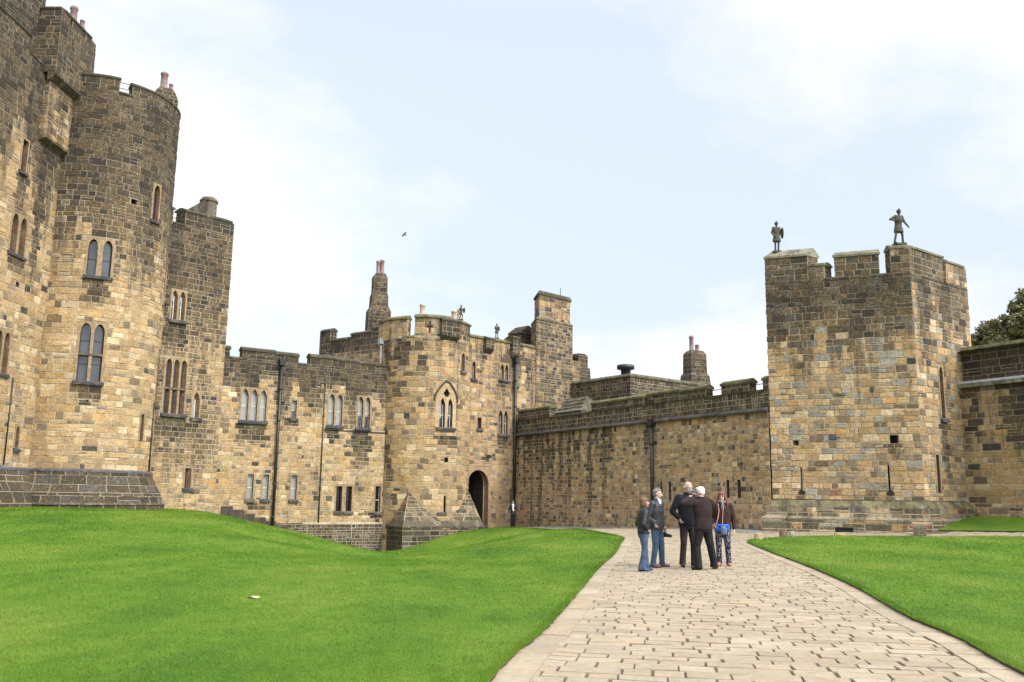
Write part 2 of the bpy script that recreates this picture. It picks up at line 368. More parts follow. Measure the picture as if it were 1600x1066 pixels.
def tube(mb,pts,r,seg=8,col=(.1,.1,.1,0),r2=None):
    pts=[Vector(p) for p in pts]; rings=[]; n=len(pts)
    for i,p in enumerate(pts):
        d=(pts[min(i+1,n-1)]-pts[max(i-1,0)]).normalized(); up=Vector((0,0,1)) if abs(d.z)<.9 else Vector((1,0,0))
        x=d.cross(up).normalized(); y=d.cross(x); rr=r if r2 is None else r+(r2-r)*i/(n-1)
        rings.append([tuple(p+(x*math.cos(2*math.pi*k/seg)+y*math.sin(2*math.pi*k/seg))*rr) for k in range(seg)])
    vs=[v for g in rings for v in g]; fs=[]
    for i in range(n-1):
        for k in range(seg): fs.append((i*seg+k,i*seg+(k+1)%seg,(i+1)*seg+(k+1)%seg,(i+1)*seg+k))
    fs+=[tuple(range(seg))[::-1],tuple((n-1)*seg+k for k in range(seg))]; mb.add(vs,fs,col)
def box(mb,c,s,rz=0,col=(.3,.22,.13,.3),taper=1.0):
    cx,cy,cz=c; sx,sy,sz=s; co,si=math.cos(rz),math.sin(rz); vs=[]
    for z,t in ((0,1),(1,taper)):
        for x,y in ((-1,-1),(1,-1),(1,1),(-1,1)):
            X,Y=x*sx/2*t,y*sy/2*t; vs.append((cx+X*co-Y*si,cy+X*si+Y*co,cz+z*sz))
    mb.add(vs,[(3,2,1,0),(4,5,6,7),(0,1,5,4),(1,2,6,5),(2,3,7,6),(3,0,4,7)],col)
def lathe(mb,c,prof,seg=14,col=(.3,.2,.15,0)):
    vs=[]; k=len(prof)
    for i in range(seg):
        a=2*math.pi*i/seg
        for r,z in prof: vs.append((c[0]+r*math.cos(a),c[1]+r*math.sin(a),c[2]+z))
    fs=[(i*k+j,((i+1)%seg)*k+j,((i+1)%seg)*k+j+1,i*k+j+1) for i in range(seg) for j in range(k-1)]
    fs.append(tuple(i*k+k-1 for i in range(seg))); mb.add(vs,fs,col)
def pipe(root,path,u0,z0,z1,r=.07,d=.14,hopper=True,name='drainpipe',mat='iron',u1=None):
    u1=u0 if u1 is None else u1; mb=MB(); g=lambda z:path.G(u0+(u1-u0)*(z-z0)/(z1-z0),z,d)
    tube(mb,[g(z0),g(z1)],r,10)
    z=z0+.8
    while z<z1-.3: q=g(z); tube(mb,[(q[0],q[1],z),(q[0],q[1],z+.09)],r*1.3,10); z+=1.8
    o=mb.obj(name,mat,root,True)
    if hopper:
        h=MB(); q=g(z1); a=math.atan2(*(path.n[min(len(path.n)-1,max(0,sum(1 for c in path.cum if c<=u1)-1))].yx)); box(h,(q[0],q[1],z1-.05),(.3,.3,.34),a,taper=1.2); h.obj('hopper',mat,o)
    return o
def arc(cx,cy,r,a0,a1,n): return [(cx+r*math.cos(rad(a0+(a1-a0)*i/n)),cy+r*math.sin(rad(a0+(a1-a0)*i/n))) for i in range(n+1)]
def sm(x,a,b):
    t=max(0,min(1,(x-a)/(b-a))); return t*t*(3-2*t)
def noise1(x,seed=0):
    i=math.floor(x); f=x-i; f=f*f*(3-2*f); h=lambda k: (math.sin(k*127.1+seed*311.7)*43758.5453)%1
    return h(i)*(1-f)+h(i+1)*f
def streaks(lst):
    """dark runs under sills etc: (u,ztop,halfwidth,length)"""
    def f(u,z):
        s=0
        for (uu,zt,hw,ln) in lst:
            if abs(u-uu)<hw+.07 and z<zt and z>zt-ln: s=max(s,.85*(1-(zt-z)/ln)*(1 if abs(u-uu)<hw else .6))
        return s
    return f
def chimney(root,c,levels,w,rz=0,pots=(),potmat='clay',name='chimney',tone=None,label=None):
    """levels: (z, sx, sy) outline, masonry on each stage"""
    mb=MB(); tone=tone or (lambda u,z:(.5,.1))
    co,si=math.cos(rz),math.sin(rz)
    def cr(sx,sy,z): return [(c[0]+x*sx/2*co-y*sy/2*si,c[1]+x*sx/2*si+y*sy/2*co,z) for x,y in ((-1,-1),(1,-1),(1,1),(-1,1))]
    for (z0,ax,ay),(z1,bx,by) in zip(levels,levels[1:]):
        A=cr(ax,ay,z0); B=cr(bx,by,z1)
        if z1-z0<.02: mb.add(A+B,[(0,1,5,4),(1,2,6,5),(2,3,7,6),(3,0,4,7)],(.13,.12,.08,.6)); continue
        for i in range(4):
            g,s_,t_=patchG(A[i],A[(i+1)%4],B[(i+1)%4],B[i]); masonry(mb,g,0,s_,0,t_,w,(),(.2,.32),(.3,.6),lambda u,v,z0=z0:tone(u,z0+v))
    T=cr(levels[-1][1],levels[-1][2],levels[-1][0]); mb.add(T,[(0,1,2,3)],(.1,.09,.06,.6))
    o=mb.obj(name,'stone',root)
    if label: o['label']=label
    for (dx,dy,r,h) in pots:
        p=MB(); lathe(p,(c[0]+dx*co-dy*si,c[1]+dx*si+dy*co,levels[-1][0]-.02),[(r*1.15,0),(r*1.15,.08),(r*.95,.14),(r*.85,h*.8),(r*1.05,h*.84),(r*1.05,h*.93),(r*.8,h),(r*.5,h)],12); p.obj('chimney_pot',potmat,o,True)
    return o
# ================================================================ LIGHT WALLS palette weights
W_KEEP={'tan':6,'buff':3.6,'pale':1.9,'ochre':.9,'gbrown':1.4,'brown':.25}
W_RANGE={'tan':4,'buff':3.5,'ochre':1.5,'pale':1,'gbrown':1.5,'brown':.7,'dark':.15,'red':.05}
W_GATE={'tan':3.5,'buff':4,'ochre':1.5,'gbrown':2.0,'pale':.6,'brown':.9,'dark':.12}
W_CURT={'tan':4,'buff':3.2,'ochre':1.6,'gbrown':2.2,'brown':1.1,'dark':.2,'grey':.5,'pale':.8}
W_TOW={'tan':3.4,'buff':2.6,'pale':1.8,'grey':2.2,'ochre':.7,'gbrown':2.2,'brown':.6,'red':.08}
W_DARK={'brown':3.2,'dark':2.6,'gbrown':2.4,'moss':.8,'buff':1.5,'grey':.6}
W_PLINTH={'gbrown':4,'grey':2.5,'brown':1.6,'moss':1.2,'buff':.6}
# ================================================================ KEEP: round tower
kt=Path(arc(-21.5,44.8,3.45,-112,62,36))
rt=thing('round_tower','tall round sandstone keep tower at left, rising over the mound with battlements and Gothic windows','castle tower',(-21.5,44.8,.5))
RS=random.Random(31)
def runs(n,u0,u1,zt,l0,l1,h0=.14,h1=.32): return [(RS.uniform(u0,u1),zt+RS.uniform(-.4,0),RS.uniform(h0,h1),RS.uniform(l0,l1)) for _ in range(n)]
sk=streaks(runs(7,1.6,8,21.2,4,10)+[(3.0,6.5,.5,1.2),(3.04,11.5,.5,1.5),(5.6,15.0,.25,3.5),(2.0,21,.3,5),(4.9,21,.3,6)])
def t_kt(u,z):
    s=.10+.46*sm(z+2*noise1(u*1.1,3),15.5,21)+.45*noise1(u*.8+3,1)*sm(z,9,16)+sk(u,z); 
    if 7.5<u: s+=.1*sm(z,12,18)
    return (min(.95,s), .12*sm(z,19,21.5))
H=[]
H.append(window(rt,kt,3.04,6.60,1.04,2.75,2,'point',True,fr=.12,mull=.14,bars=2,name='window',zbox=1))
H.append(window(rt,kt,3.03,11.68,1.06,1.78,2,'point',False,fr=.10,mull=.24,bars=2))
H.append(window(rt,kt,5.68,15.1,.42,1.85,1,'point',False,fr=.09,bars=2))
H.append(window(rt,kt,6.06,3.98,.24,1.3,1,'flat',False,fr=.10,sill=False,bars=0,pane='dark'))
H.append(window(rt,kt,7.55,5.9,.42,2.5,1,'point',True,fr=.10,bars=2))
H.append(window(rt,kt,8.3,11.4,.42,1.8,1,'point',False,fr=.10,bars=2))
H.append(slot(rt,kt,4.37,15.55,.3,.26,.3)); H.append(slot(rt,kt,3.1,5.62,.1,.1,.2)); H.append(slot(rt,kt,3.05,11.15,.1,.1,.2))
mb=MB(); masonry(mb,kt.G,0,kt.L,2.45,21.15,W_KEEP,H,(.24,.37),(.30,.72),t_kt)
core(mb,kt,2.3,21.15,-.45,-1.0); mb.obj('wall','stone',rt)
for a,b,z in ((1.2,3.18,21.98),(3.8,8.2,21.86),(9.0,kt.L,21.9)): merlon(rt,kt,a,b,21.15,z,W_DARK,lambda u,z:(.6,.35))
crenels(rt,kt,[(0,1.2),(3.18,3.8),(8.2,9.0)],21.15)
for z in (21.45,21.75): mb=MB(); tube(mb,[kt.G(3.15+.1*i,z,-.3) for i in range(8)],.018,6); mb.obj('railing_wire','iron',rt)
ktp=Path(arc(-21.5,44.8,3.45,-112,62,20),lambda z:.10+.62*(1-sm(z,.9,2.5)*1.0) if z>.95 else .80)
mb=MB(); tp=lambda u,z:(.50+.15*noise1(u*.8,21),.15)
for z0,z1,d in ((1.45,2.45,0),(.95,1.45,.0),(.1,.95,.0)): masonry(mb,ktp.G,0,ktp.L,z0,z1,W_PLINTH,(),(.32,.5),(.5,1.0),tp,d0=d)
loft(mb,kt.G,0,kt.L,[(.14,2.38),(.14,2.46),(.0,2.54),(-.1,2.54),(-.1,2.38)],.7,(.10,.10,.11,.3)); loft(mb,ktp.G,0,ktp.L,[(.06,.9),(.06,.99),(-.1,1.03),(-.1,.9)],.8,(.16,.15,.11,.6))
mb.obj('plinth','stone',rt)
mb=MB(); mb.add([(-21.5+3.0*math.cos(rad(a)),44.8+3.0*math.sin(rad(a)),20.6) for a in range(0,360,15)],[tuple(range(24))],(.2,.2,.2,.3)); mb.obj('roof','lead',rt)
# drain on the right side of the tower
pipe(rt,kt,7.15,2.5,6.0,.035,.05,False,'drainpipe')
# cap-house stack behind parapet with pale pot
chimney(rt,(-19.85,47.6,20.6),[(20.6,1.35,1.2),(23.3,1.3,1.15),(23.75,.95,.9),(24.0,.6,.6)],W_DARK,.5,[(-.1,0,.21,1.0),(.30,.1,.12,.45)],'clay',tone=lambda u,z:(.6,.5))
# ================================================================ KEEP: side wall with projecting turret
kw=Path([(-22.3,28),(-22.0,42.2)])
kr=thing('keep_wall','towering sandstone keep wall with corbelled turret at the far left frame edge','castle wall',(-22.1,36,.5))
sk2=streaks(runs(7,6,13,21.3,4,11)+[(10.36,15.5,.3,1.8),(10.6,11.7,.6,.8),(12.0,17.5,.35,9),(9.0,21.3,.4,4),(12.9,20.5,.3,3)])
def t_kw(u,z): return (min(.95,.10+.46*sm(z+2*noise1(u,3),17,21)+.4*noise1(u*.7,4)*sm(z,11,17)+sk2(u,z)),.1*sm(z,19,22))
H=[window(kr,kw,10.36,15.62,.40,1.45,1,'flat',False,fr=.1,bars=2),window(kr,kw,10.58,11.85,1.12,1.75,2,'point',False,fr=.09,mull=.2,bars=2,depth=.3),
   window(kr,kw,10.35,6.5,.95,1.8,2,'point',False,fr=.09,mull=.16,bars=2,depth=.3),window(kr,kw,12.2,3.35,.26,1.0,1,'point',False,fr=.08,bars=0,pane='dark'),slot(kr,kw,10.95,10.43,.25,.22,.3)]
mb=MB(); masonry(mb,kw.G,0,kw.L,2.5,21.15,W_KEEP,H,(.24,.37),(.30,.72),t_kw)
masonry(mb,kw.G,0,kw.L,.1,2.45,W_PLINTH,(),(.35,.5),(.5,1.),tp,d0=.0); core(mb,kw,0,21.15,-.45,-1.2); mb.obj('wall','stone',kr)
kwp=Path([(-22.3,28),(-22.0,42.2)],ktp.off); mb=MB()
for z0,z1 in ((1.45,2.45),(.95,1.45),(.1,.95)): masonry(mb,kwp.G,0,kwp.L-.5,z0,z1,W_PLINTH,(),(.32,.5),(.5,1.0),tp)
loft(mb,kw.G,0,kw.L-.3,[(.14,2.38),(.14,2.46),(.0,2.54),(-.1,2.54),(-.1,2.38)],.9,(.10,.10,.11,.3)); mb.obj('plinth','stone',kr)
merlon(kr,kw,4.0,9.85,21.15,22.1,W_DARK,lambda u,z:(.65,.3)); crenels(kr,kw,[(9.85,11.2)],21.15)
# corbelled turret
mb=MB()
loft(mb,kw.G,11.25,13.6,[(0,17.45),(.32,17.66),(.32,17.75),(-.1,17.75),(-.1,17.45)],.8,(.22,.165,.105,.6)); loft(mb,kw.G,11.1,13.6,[(.3,20.4),(.62,20.66),(.62,20.78),(.2,20.78),(.2,20.4)],.8,(.20,.155,.10,.7))
mb.obj('corbel_course','stone',kr)
def boxpath(u0,u1,d,back=-.6): return Path([kw.G(u0,0,back)[:2],kw.G(u0,0,d)[:2],kw.G(u1,0,d)[:2],kw.G(u1,0,back)[:2]])
tt=lambda u,z:(min(.9,.35+.35*sm(z,19,22)),.25*sm(z,20,23))
for u0,u1,d,za,zb in ((11.25,13.7,.30,17.75,20.4),(11.1,13.9,.58,20.78,23.6)):
    bp=boxpath(u0,u1,d); mb=MB(); masonry(mb,bp.G,0,bp.L,za,zb,W_RANGE,(),(.26,.38),(.35,.7),tt,bp.corners)
    if zb>22: mb.add([kw.G(u0,zb,-.6),kw.G(u0,zb,d),kw.G(u1,zb,d),kw.G(u1,zb,-.6)],[(0,1,2,3)],(.1,.1,.06,.6))
    mb.obj('turret','stone',kr)
bp=boxpath(11.1,13.9,.58)
for a,b in ((.2,1.95),(2.2,3.3),(3.5,4.4)): merlon(kr,bp,a,b,23.6,24.15,W_DARK,lambda u,z:(.6,.4),.35,h=.2)
# higher set-back storey behind
bb=Path([(-24.6,33),(-22.75,33.6),(-22.55,39.5),(-25.5,41)]); mb=MB(); masonry(mb,bb.G,0,bb.L,20.6,26.2,W_DARK,(),(.26,.38),(.35,.7),lambda u,z:(.7,.3),bb.corners); core(mb,bb,20.5,26.2,-.3,-.8); 
mb.add([(-26,33,26.1),(-22.75,33.6,26.1),(-22.6,39.4,26.1),(-25.5,41,26.1)],[(0,1,2,3)],(.1,.1,.07,.5)); mb.obj('upper_storey','stone',kr)
for a,b in ((2.2,4.2),(4.7,7.0)): merlon(kr,bb,a,b,26.2,27.0,W_DARK,lambda u,z:(.7,.35),.4)
chimney(kr,(-23.35,43.6,21),[(21,2.0,1.8),(25.0,1.9,1.7),(25.3,1.2,1.1),(25.6,.8,.8)],W_DARK,.1,[(0,0,.2,1.1),(.38,.25,.13,.5)],'clay')
chimney(kr,(-19.9,45.4,20.6),[(20.6,.01,.01),(20.62,.01,.01)],W_DARK,0,[]) if False else None
pipe(kr,kw,11.35,2.6,6.4,.03,.05,False)
# ================================================================ KEEP: rear block
rb=Path([(-20.6,44.6),(-16.0,49.4),(-18.4,52.2)])
bk=thing('keep_block','dark stained square keep block squeezed between the round tower and lower range','castle tower',(-18,48.5,.3))
sk3=streaks(runs(4,3,6,16,3,8)+[(3.7,10.4,.6,1.5),(3.9,5.4,.8,1.2),(5.0,5.3,.4,.8)])
def t_rb(u,z): return (min(.95,.22+.30*sm(z,9,15)+.2*noise1(u*1.1,8)-.18*(1-sm(z,1,4))+sk3(u,z)),.12*sm(z,15,17))
O=.55
H=[window(bk,rb,3.72,10.65,.74,1.6,2,'tref',False,fr=.09,mull=.12,bars=1,blind=.35),window(bk,rb,3.9,5.62,1.15,2.9,3,'point',True,fr=.09,mull=.11,bars=2),
   window(bk,rb,5.15,5.5,.40,1.38,1,'tref',False,fr=.08,blind=.99),window(bk,rb,5.0,1.75,.34,1.05,1,'flat',False,fr=.09,bars=0,pane='dark'),window(bk,rb,1.9,12.8,.5,1.6,1,'point',False,fr=.09,bars=2)]
mb=MB(); masonry(mb,rb.G,0,rb.L,-.4,16.0,W_RANGE,H,(.22,.33),(.24,.56),t_rb,rb.corners); core(mb,rb,-.4,16.0,-.45,-1.4)
mb.add([(-21,45,15.9),(-16.1,49.5,15.9),(-18.4,52,15.9),(-23,48,15.9)],[(0,1,2,3)],(.15,.14,.12,.4)); mb.obj('wall','stone',bk)
merlon(bk,rb,3.75,rb.L,16.0,16.95,W_DARK,lambda u,z:(.65,.3)); merlon(bk,rb,1.0,3.05,16.0,16.9,W_DARK,lambda u,z:(.65,.3)); crenels(bk,rb,[(0,1.0),(3.05,3.75)],16.0)
for z in (16.3,16.6): mb=MB(); tube(mb,[rb.G(3.05,z,-.3),rb.G(3.75,z,-.3)],.018,6); mb.obj('railing_wire','iron',bk)
mb=MB(); lathe(mb,(-17.75,50.0,15.9),[(.46,0),(.46,2.2),(.52,2.25),(.52,2.33),(.4,2.5),(.1,2.56)],18,(.17,.15,.12,.5)); 
A=[(-17.75,49.5),(-19.0,48.6),(-19.2,49.0),(-17.9,50.1)]
mb.add([(x,y,15.9) for x,y in A]+[(A[0][0],A[0][1],18.2),(A[1][0],A[1][1],16.9),(A[2][0],A[2][1],16.9),(A[3][0],A[3][1],18.2)],[(0,3,2,1),(4,5,6,7),(0,1,5,4),(1,2,6,5),(2,3,7,6),(3,0,4,7)],(.15,.13,.10,.6)); mb.obj('stair_cap','stone',bk)
# ================================================================ RESIDENTIAL RANGE
rg=Path([(-16.02,49.38),(-7.2,55.12)])
rr=thing('castle_range','long low residential range with battlements and black drainpipe between keep and gatehouse','castle building',(-11.6,52.2,-1.0))
sk4=streaks(runs(7,.2,10.3,9.0,1.8,4.2)+[(1.8,5.35,.85,1.3),(4.16,5.75,.3,.6),(6.7,5.3,.35,.9),(8.5,5.35,.55,2.6),(1.0,9,.3,3),(5.3,9,.5,3.2),(7.6,9,.35,2.4),(3.4,9,.3,4),(9.8,9,.3,2.5),(2.3,1.0,.5,.5),(9.6,.5,.3,.6)])
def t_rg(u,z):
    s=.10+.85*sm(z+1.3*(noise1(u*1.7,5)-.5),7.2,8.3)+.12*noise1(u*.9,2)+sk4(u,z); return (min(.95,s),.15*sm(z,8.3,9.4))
H=[window(rr,rg,1.83,5.55,1.42,1.78,3,'tref',False,fr=.09,mull=.14,blind=.98),window(rr,rg,4.17,5.85,.30,1.0,1,'flat',False,fr=.08,blind=.5),
   window(rr,rg,6.70,5.55,.86,1.85,2,'point',False,fr=.09,mull=.14,blind=.97),window(rr,rg,8.52,5.52,.80,1.85,2,'point',False,fr=.09,mull=.13,blind=.62),
   window(rr,rg,1.92,1.22,.32,1.36,1,'flat',False,fr=.09,blind=.98),window(rr,rg,2.78,1.22,.32,1.36,1,'flat',False,fr=.09,blind=.98),window(rr,rg,4.42,1.22,.34,1.36,1,'flat',False,fr=.09,blind=.98),
   window(rr,rg,7.18,.58,.36,1.45,1,'flat',False,fr=.08,bars=2,pane='glass_dark'),window(rr,rg,7.80,.58,.36,1.45,1,'flat',False,fr=.08,bars=2,pane='glass_dark'),window(rr,rg,9.66,.55,.34,1.52,1,'flat',False,fr=.08,bars=1,pane='glass_dark')]
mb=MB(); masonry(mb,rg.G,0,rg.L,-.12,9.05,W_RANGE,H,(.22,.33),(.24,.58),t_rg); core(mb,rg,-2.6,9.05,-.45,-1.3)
mb.obj('wall','stone',rr)
mb=MB(); masonry(mb,rg.G,0,rg.L,-2.7,-.16,{'brown':3,'gbrown':3,'grey':1.5,'dark':1},(),(.14,.24),(.18,.45),lambda u,z:(.45,.25),d0=.10); loft(mb,rg.G,5.0,rg.L,[(.14,-.18),(.14,-.13),(.02,-.05),(-.05,-.05),(-.05,-.18)],.8,(.34,.29,.21,.2)); mb.obj('plinth','stone',rr)
mb=MB()
for i in range(6): 
    u=.4+i*.62; loft(mb,rg.G,u,u+.62,[(.12,-.5-.12*i),(.12,.78-.20*i),(.0,.84-.20*i),(-.1,.84-.20*i),(-.1,-.5-.12*i)],1,(.075,.065,.055,.5))
mb.obj('stepped_footing','stone',rr)
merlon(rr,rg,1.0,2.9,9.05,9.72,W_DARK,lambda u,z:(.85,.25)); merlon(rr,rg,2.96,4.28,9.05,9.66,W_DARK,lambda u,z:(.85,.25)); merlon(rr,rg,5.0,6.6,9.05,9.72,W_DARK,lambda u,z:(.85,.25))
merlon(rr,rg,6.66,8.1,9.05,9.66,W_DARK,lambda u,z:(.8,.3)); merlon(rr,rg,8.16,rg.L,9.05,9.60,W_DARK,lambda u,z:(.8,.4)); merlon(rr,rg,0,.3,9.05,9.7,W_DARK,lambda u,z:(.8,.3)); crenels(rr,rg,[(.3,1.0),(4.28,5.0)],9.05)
pipe(rr,rg,3.25,-.6,8.85,.085,.17,True,'drainpipe'); pipe(rr,rg,5.97,-.15,8.3,.035,.06,False); pipe(rr,rg,8.0,-1.4,-.2,.025,.16,False,mat='lead')
mb=MB(); tube(mb,[rg.G(6.0,5.28,.05),rg.G(10.3,5.28,.05)],.03,6); mb.obj('waste_pipe','iron',rr)
mb=MB(); mb.add([(-16,49.6,9.0),(-7.3,55.2,9.0),(-10,60,9.4),(-19,54,9.4)],[(0,1,2,3)],(.2,.2,.2,.3)); mb.obj('roof','lead',rr)
# ================================================================ GATEHOUSE
gh=thing('gatehouse','rounded gatehouse with dark arched doorway, pointed traceried window and tall square chimney tower','gatehouse',(-3.5,58,-.5))
gt=Path(arc(-5.6,57.0,3.0,-172,18,38))
U0=3.0*rad(7) # path starts 7 degrees earlier than the survey line
sk5=streaks(runs(3,2.6,7.5,11.2,1.5,3.5)+[(5.68+U0,5.2,.6,.8),(1.9,11,.2,2),(3.2,10.9,.4,1.2)])
def t_gt(u,z): return (min(.9,.10+.22*noise1(u*1.3,3)*sm(z,3,7)+.25*sm(z,9.5,11.5)*noise1(u*2,6)+sk5(u,z)+(.35 if u<2.8+U0 and z<8 and noise1(u*4+z,9)>.55 else 0)),.1*sm(z,11,12))
H=[]
# traceried two-light window built by hand: surround with pointed head, two lights and a quatrefoil
def gothic(root,path,uc,z0):
    G=path.G; mb=MB(); hw=.72; zs=z0+1.65; za=z0+2.78; pr=.03; lw=.36; c1,c2=uc-.27,uc+.27
    def outer(z): 
        return hw if z<=zs else hw*max(0,1-((z-zs)/(za-zs))**1.7)
    holes=[(c1,z0,z0+1.35,z0+1.78),(c2,z0,z0+1.35,z0+1.78)]
    zl=[z0-.02]+[z0+.02+ (1.78-.02)*k/14 for k in range(15)]+[z0+1.78+(za-z0-1.78)*k/12 for k in range(1,13)]
    def lw_(z):
        if z<z0: return 0
        if z<=z0+1.35: return lw/2
        if z>=z0+1.78: return 0
        return lw/2*(1-((z-z0-1.35)/.43)**1.6)
    qz=z0+2.06
    def qw(z): 
        d=abs(z-qz); return 0 if d>.24 else .20*math.sqrt(max(0,1-(d/.24)**2))*(1+.25*math.cos(math.pi*2*d/.24))
    def row(za_,zb_,segs):
        pass
    for a,b in zip(zl,zl[1:]):
        oa,ob=outer(a),outer(b); la,lb=lw_(a),lw_(b); qa,qb=qw(a),qw(b)
        cuts=[(-oa,-ob)]
        if la or lb: cuts+=[(-.27-la,-.27-lb),(-.27+la,-.27+lb),(.27-la,.27-lb),(.27+la,.27+lb)]
        elif qa or qb: cuts+=[(-qa,-qb),(qa,qb)]
        cuts+=[(oa,ob)]
        for i in range(0,len(cuts),2):
            (xa,xb),(ya,yb)=cuts[i],cuts[i+1]; mb.quad(G(uc+xa,a,pr),G(uc+ya,a,pr),G(uc+yb,b,pr),G(uc+xb,b,pr),(.40,.30,.18,.15))
        for (xa,xb) in cuts[1:-1]: mb.quad(G(uc+xa,a,pr),G(uc+xa,a,-.22),G(uc+xb,b,-.22),G(uc+xb,b,pr),JAMB)
        # fill spandrel back to the rectangular hole in the masonry
        for s in (-1,1): mb.quad(G(uc+s*oa,a,.012),G(uc+s*hw,a,.012),G(uc+s*hw,b,.012),G(uc+s*ob,b,.012),(.36,.27,.16,.2))
    o=mb.obj('window','stone',root,False); o['label']='pointed two-light traceried window with hood mould'
    p=MB(); p.quad(G(uc-.5,z0,-.2),G(uc+.5,z0,-.2),G(uc+.5,z0+2.4,-.2),G(uc-.5,z0+2.4,-.2)); p.obj('pane','glass',o)
    b2=MB()
    for c in (c1,c2):
        b2.quad(G(c-.17,z0+.55,-.185),G(c+.02,z0+.55,-.185),G(c+.02,z0+1.6,-.185),G(c-.17,z0+1.6,-.185))
    b2.obj('blind','blind',o)
    b3=MB()
    for c in (c1,c2): 
        loft(b3,G,c-.18,c+.18,[(-.16,z0+.72),(-.16,z0+.76),(-.18,z0+.76),(-.18,z0+.72)],1,(.5,.5,.5,0)); loft(b3,G,c+.10,c+.13,[(-.16,z0),(-.16,z0+1.4),(-.18,z0+1.4),(-.18,z0)],1,(.5,.5,.5,0))
    b3.obj('glazing_bar','whitepaint',o)
    h=MB(); pts=[]
    for s in (-1,1):
        side=[G(uc+s*(outer(z)+.07),z+.05,.05) for z in [zs-.12+(za-zs+.12)*k/10 for k in range(11)]]
        pts+= side if s<0 else side[::-1][1:]
    tube(h,pts,.055,6,(.055,.045,.035,.3)); h.obj('hood_mould','stone',o)
    sb=MB(); loft(sb,G,uc-.66,uc+.66,[(.14,z0-.22),(.14,z0-.08),(.02,z0-.0),(-.05,z0-.0),(-.05,z0-.22)],.6,SILLC); sb.obj('sill','stone',o)
    return (uc-hw,uc+hw,z0-.02,za)
H.append(gothic(gh,gt,5.68+U0,5.66))
H.append(slot(gh,gt,5.78+U0,3.55,.26,.30,.4,'gun_loop')); H.append(slot(gh,gt,5.75+U0,.6,.16,.95,.4)); H.append(window(gh,gt,7.0+U0,9.25,.34,1.15,1,'point',False,fr=.08,bars=0,pane='dark'))
mb=MB(); masonry(mb,gt.G,0,gt.L,-2.6,11.05,W_GATE,H,(.27,.40),(.35,.75),t_gt); core(mb,gt,-2.6,11.05,-.45,-1.0); mb.obj('wall','stone',gh)
gc=(.15,.14,.07,.45)
tp2=lambda u,z:(.22,.12)
merlon(gh,gt,.3,3.08+U0,11.2,12.52,W_GATE,tp2,.5,gc,over=.10,h=.26); merlon(gh,gt,3.55+U0,6.0+U0,11.2,12.60,W_GATE,tp2,.5,gc,over=.10,h=.26)
mb=MB()
for a_,b_,c_,d_ in ((4.43,4.53,11.4,12.12),(4.30,4.66,11.74,11.86)): mb.add([gt.G(a_+U0,c_,.028),gt.G(b_+U0,c_,.028),gt.G(b_+U0,d_,.028),gt.G(a_+U0,d_,.028)],[(0,1,2,3)],(0,0,0,0))
mb.obj('cross_loop','dark',gh)
merlon(gh,gt,6.06+U0,7.9+U0,11.2,12.50,W_GATE,lambda u,z:(.45,.2),.5,gc,over=.10,h=.26)
crenels(gh,gt,[(3.08+U0,3.55+U0)],11.2,.5,gc)
mb=MB(); masonry(mb,gt.G,0,gt.L,11.05,11.2,W_GATE,(),(.15,.15),(.4,.7),tp2,d0=.01); mb.obj('parapet_course','stone',gh); pbox(gh,'bartizan',gt,5.15+U0,6.35+U0,.30,11.25,12.2,W_DARK,lambda u,z:(.6,.3))
mb=MB(); mb.add([(-5.6+2.6*math.cos(rad(a)),57+2.6*math.sin(rad(a)),10.9) for a in range(0,360,15)],[tuple(range(24))],(.2,.2,.2,.3)); mb.obj('roof','lead',gh)
# gate face
gf=Path([(-2.95,58.1),(0.3,61.4),(5.2,66.4)])
O2=.28
sk6=streaks(runs(4,.5,7,11.6,1.5,4)+[(3.2+O2,5.5,.55,1.0),(3.2+O2,9.4,.5,.6),(4.3+O2,11,.3,3)])
def t_gf(u,z): return (min(.9,.10+.3*noise1(u*1.5,12)*sm(z,4,8)+.3*sm(z,9.5,11.5)*noise1(u*1.9,5)+sk6(u,z)),.1*sm(z,11,12))
H=[window(gh,gf,.36+O2,9.2,.30,1.15,1,'point',False,fr=.08,bars=1),window(gh,gf,3.22+O2,9.45,.74,1.05,2,'tref',False,fr=.08,mull=.12),
   window(gh,gf,3.18+O2,5.72,.86,1.62,2,'tref',False,fr=.09,mull=.14),window(gh,gf,.98+O2,5.95,.32,.72,1,'flat',False,fr=.07,bars=0,pane='dark'),window(gh,gf,4.0+O2,1.2,.16,.9,1,'flat',False,fr=.05,bars=0,pane='dark',sill=False)]
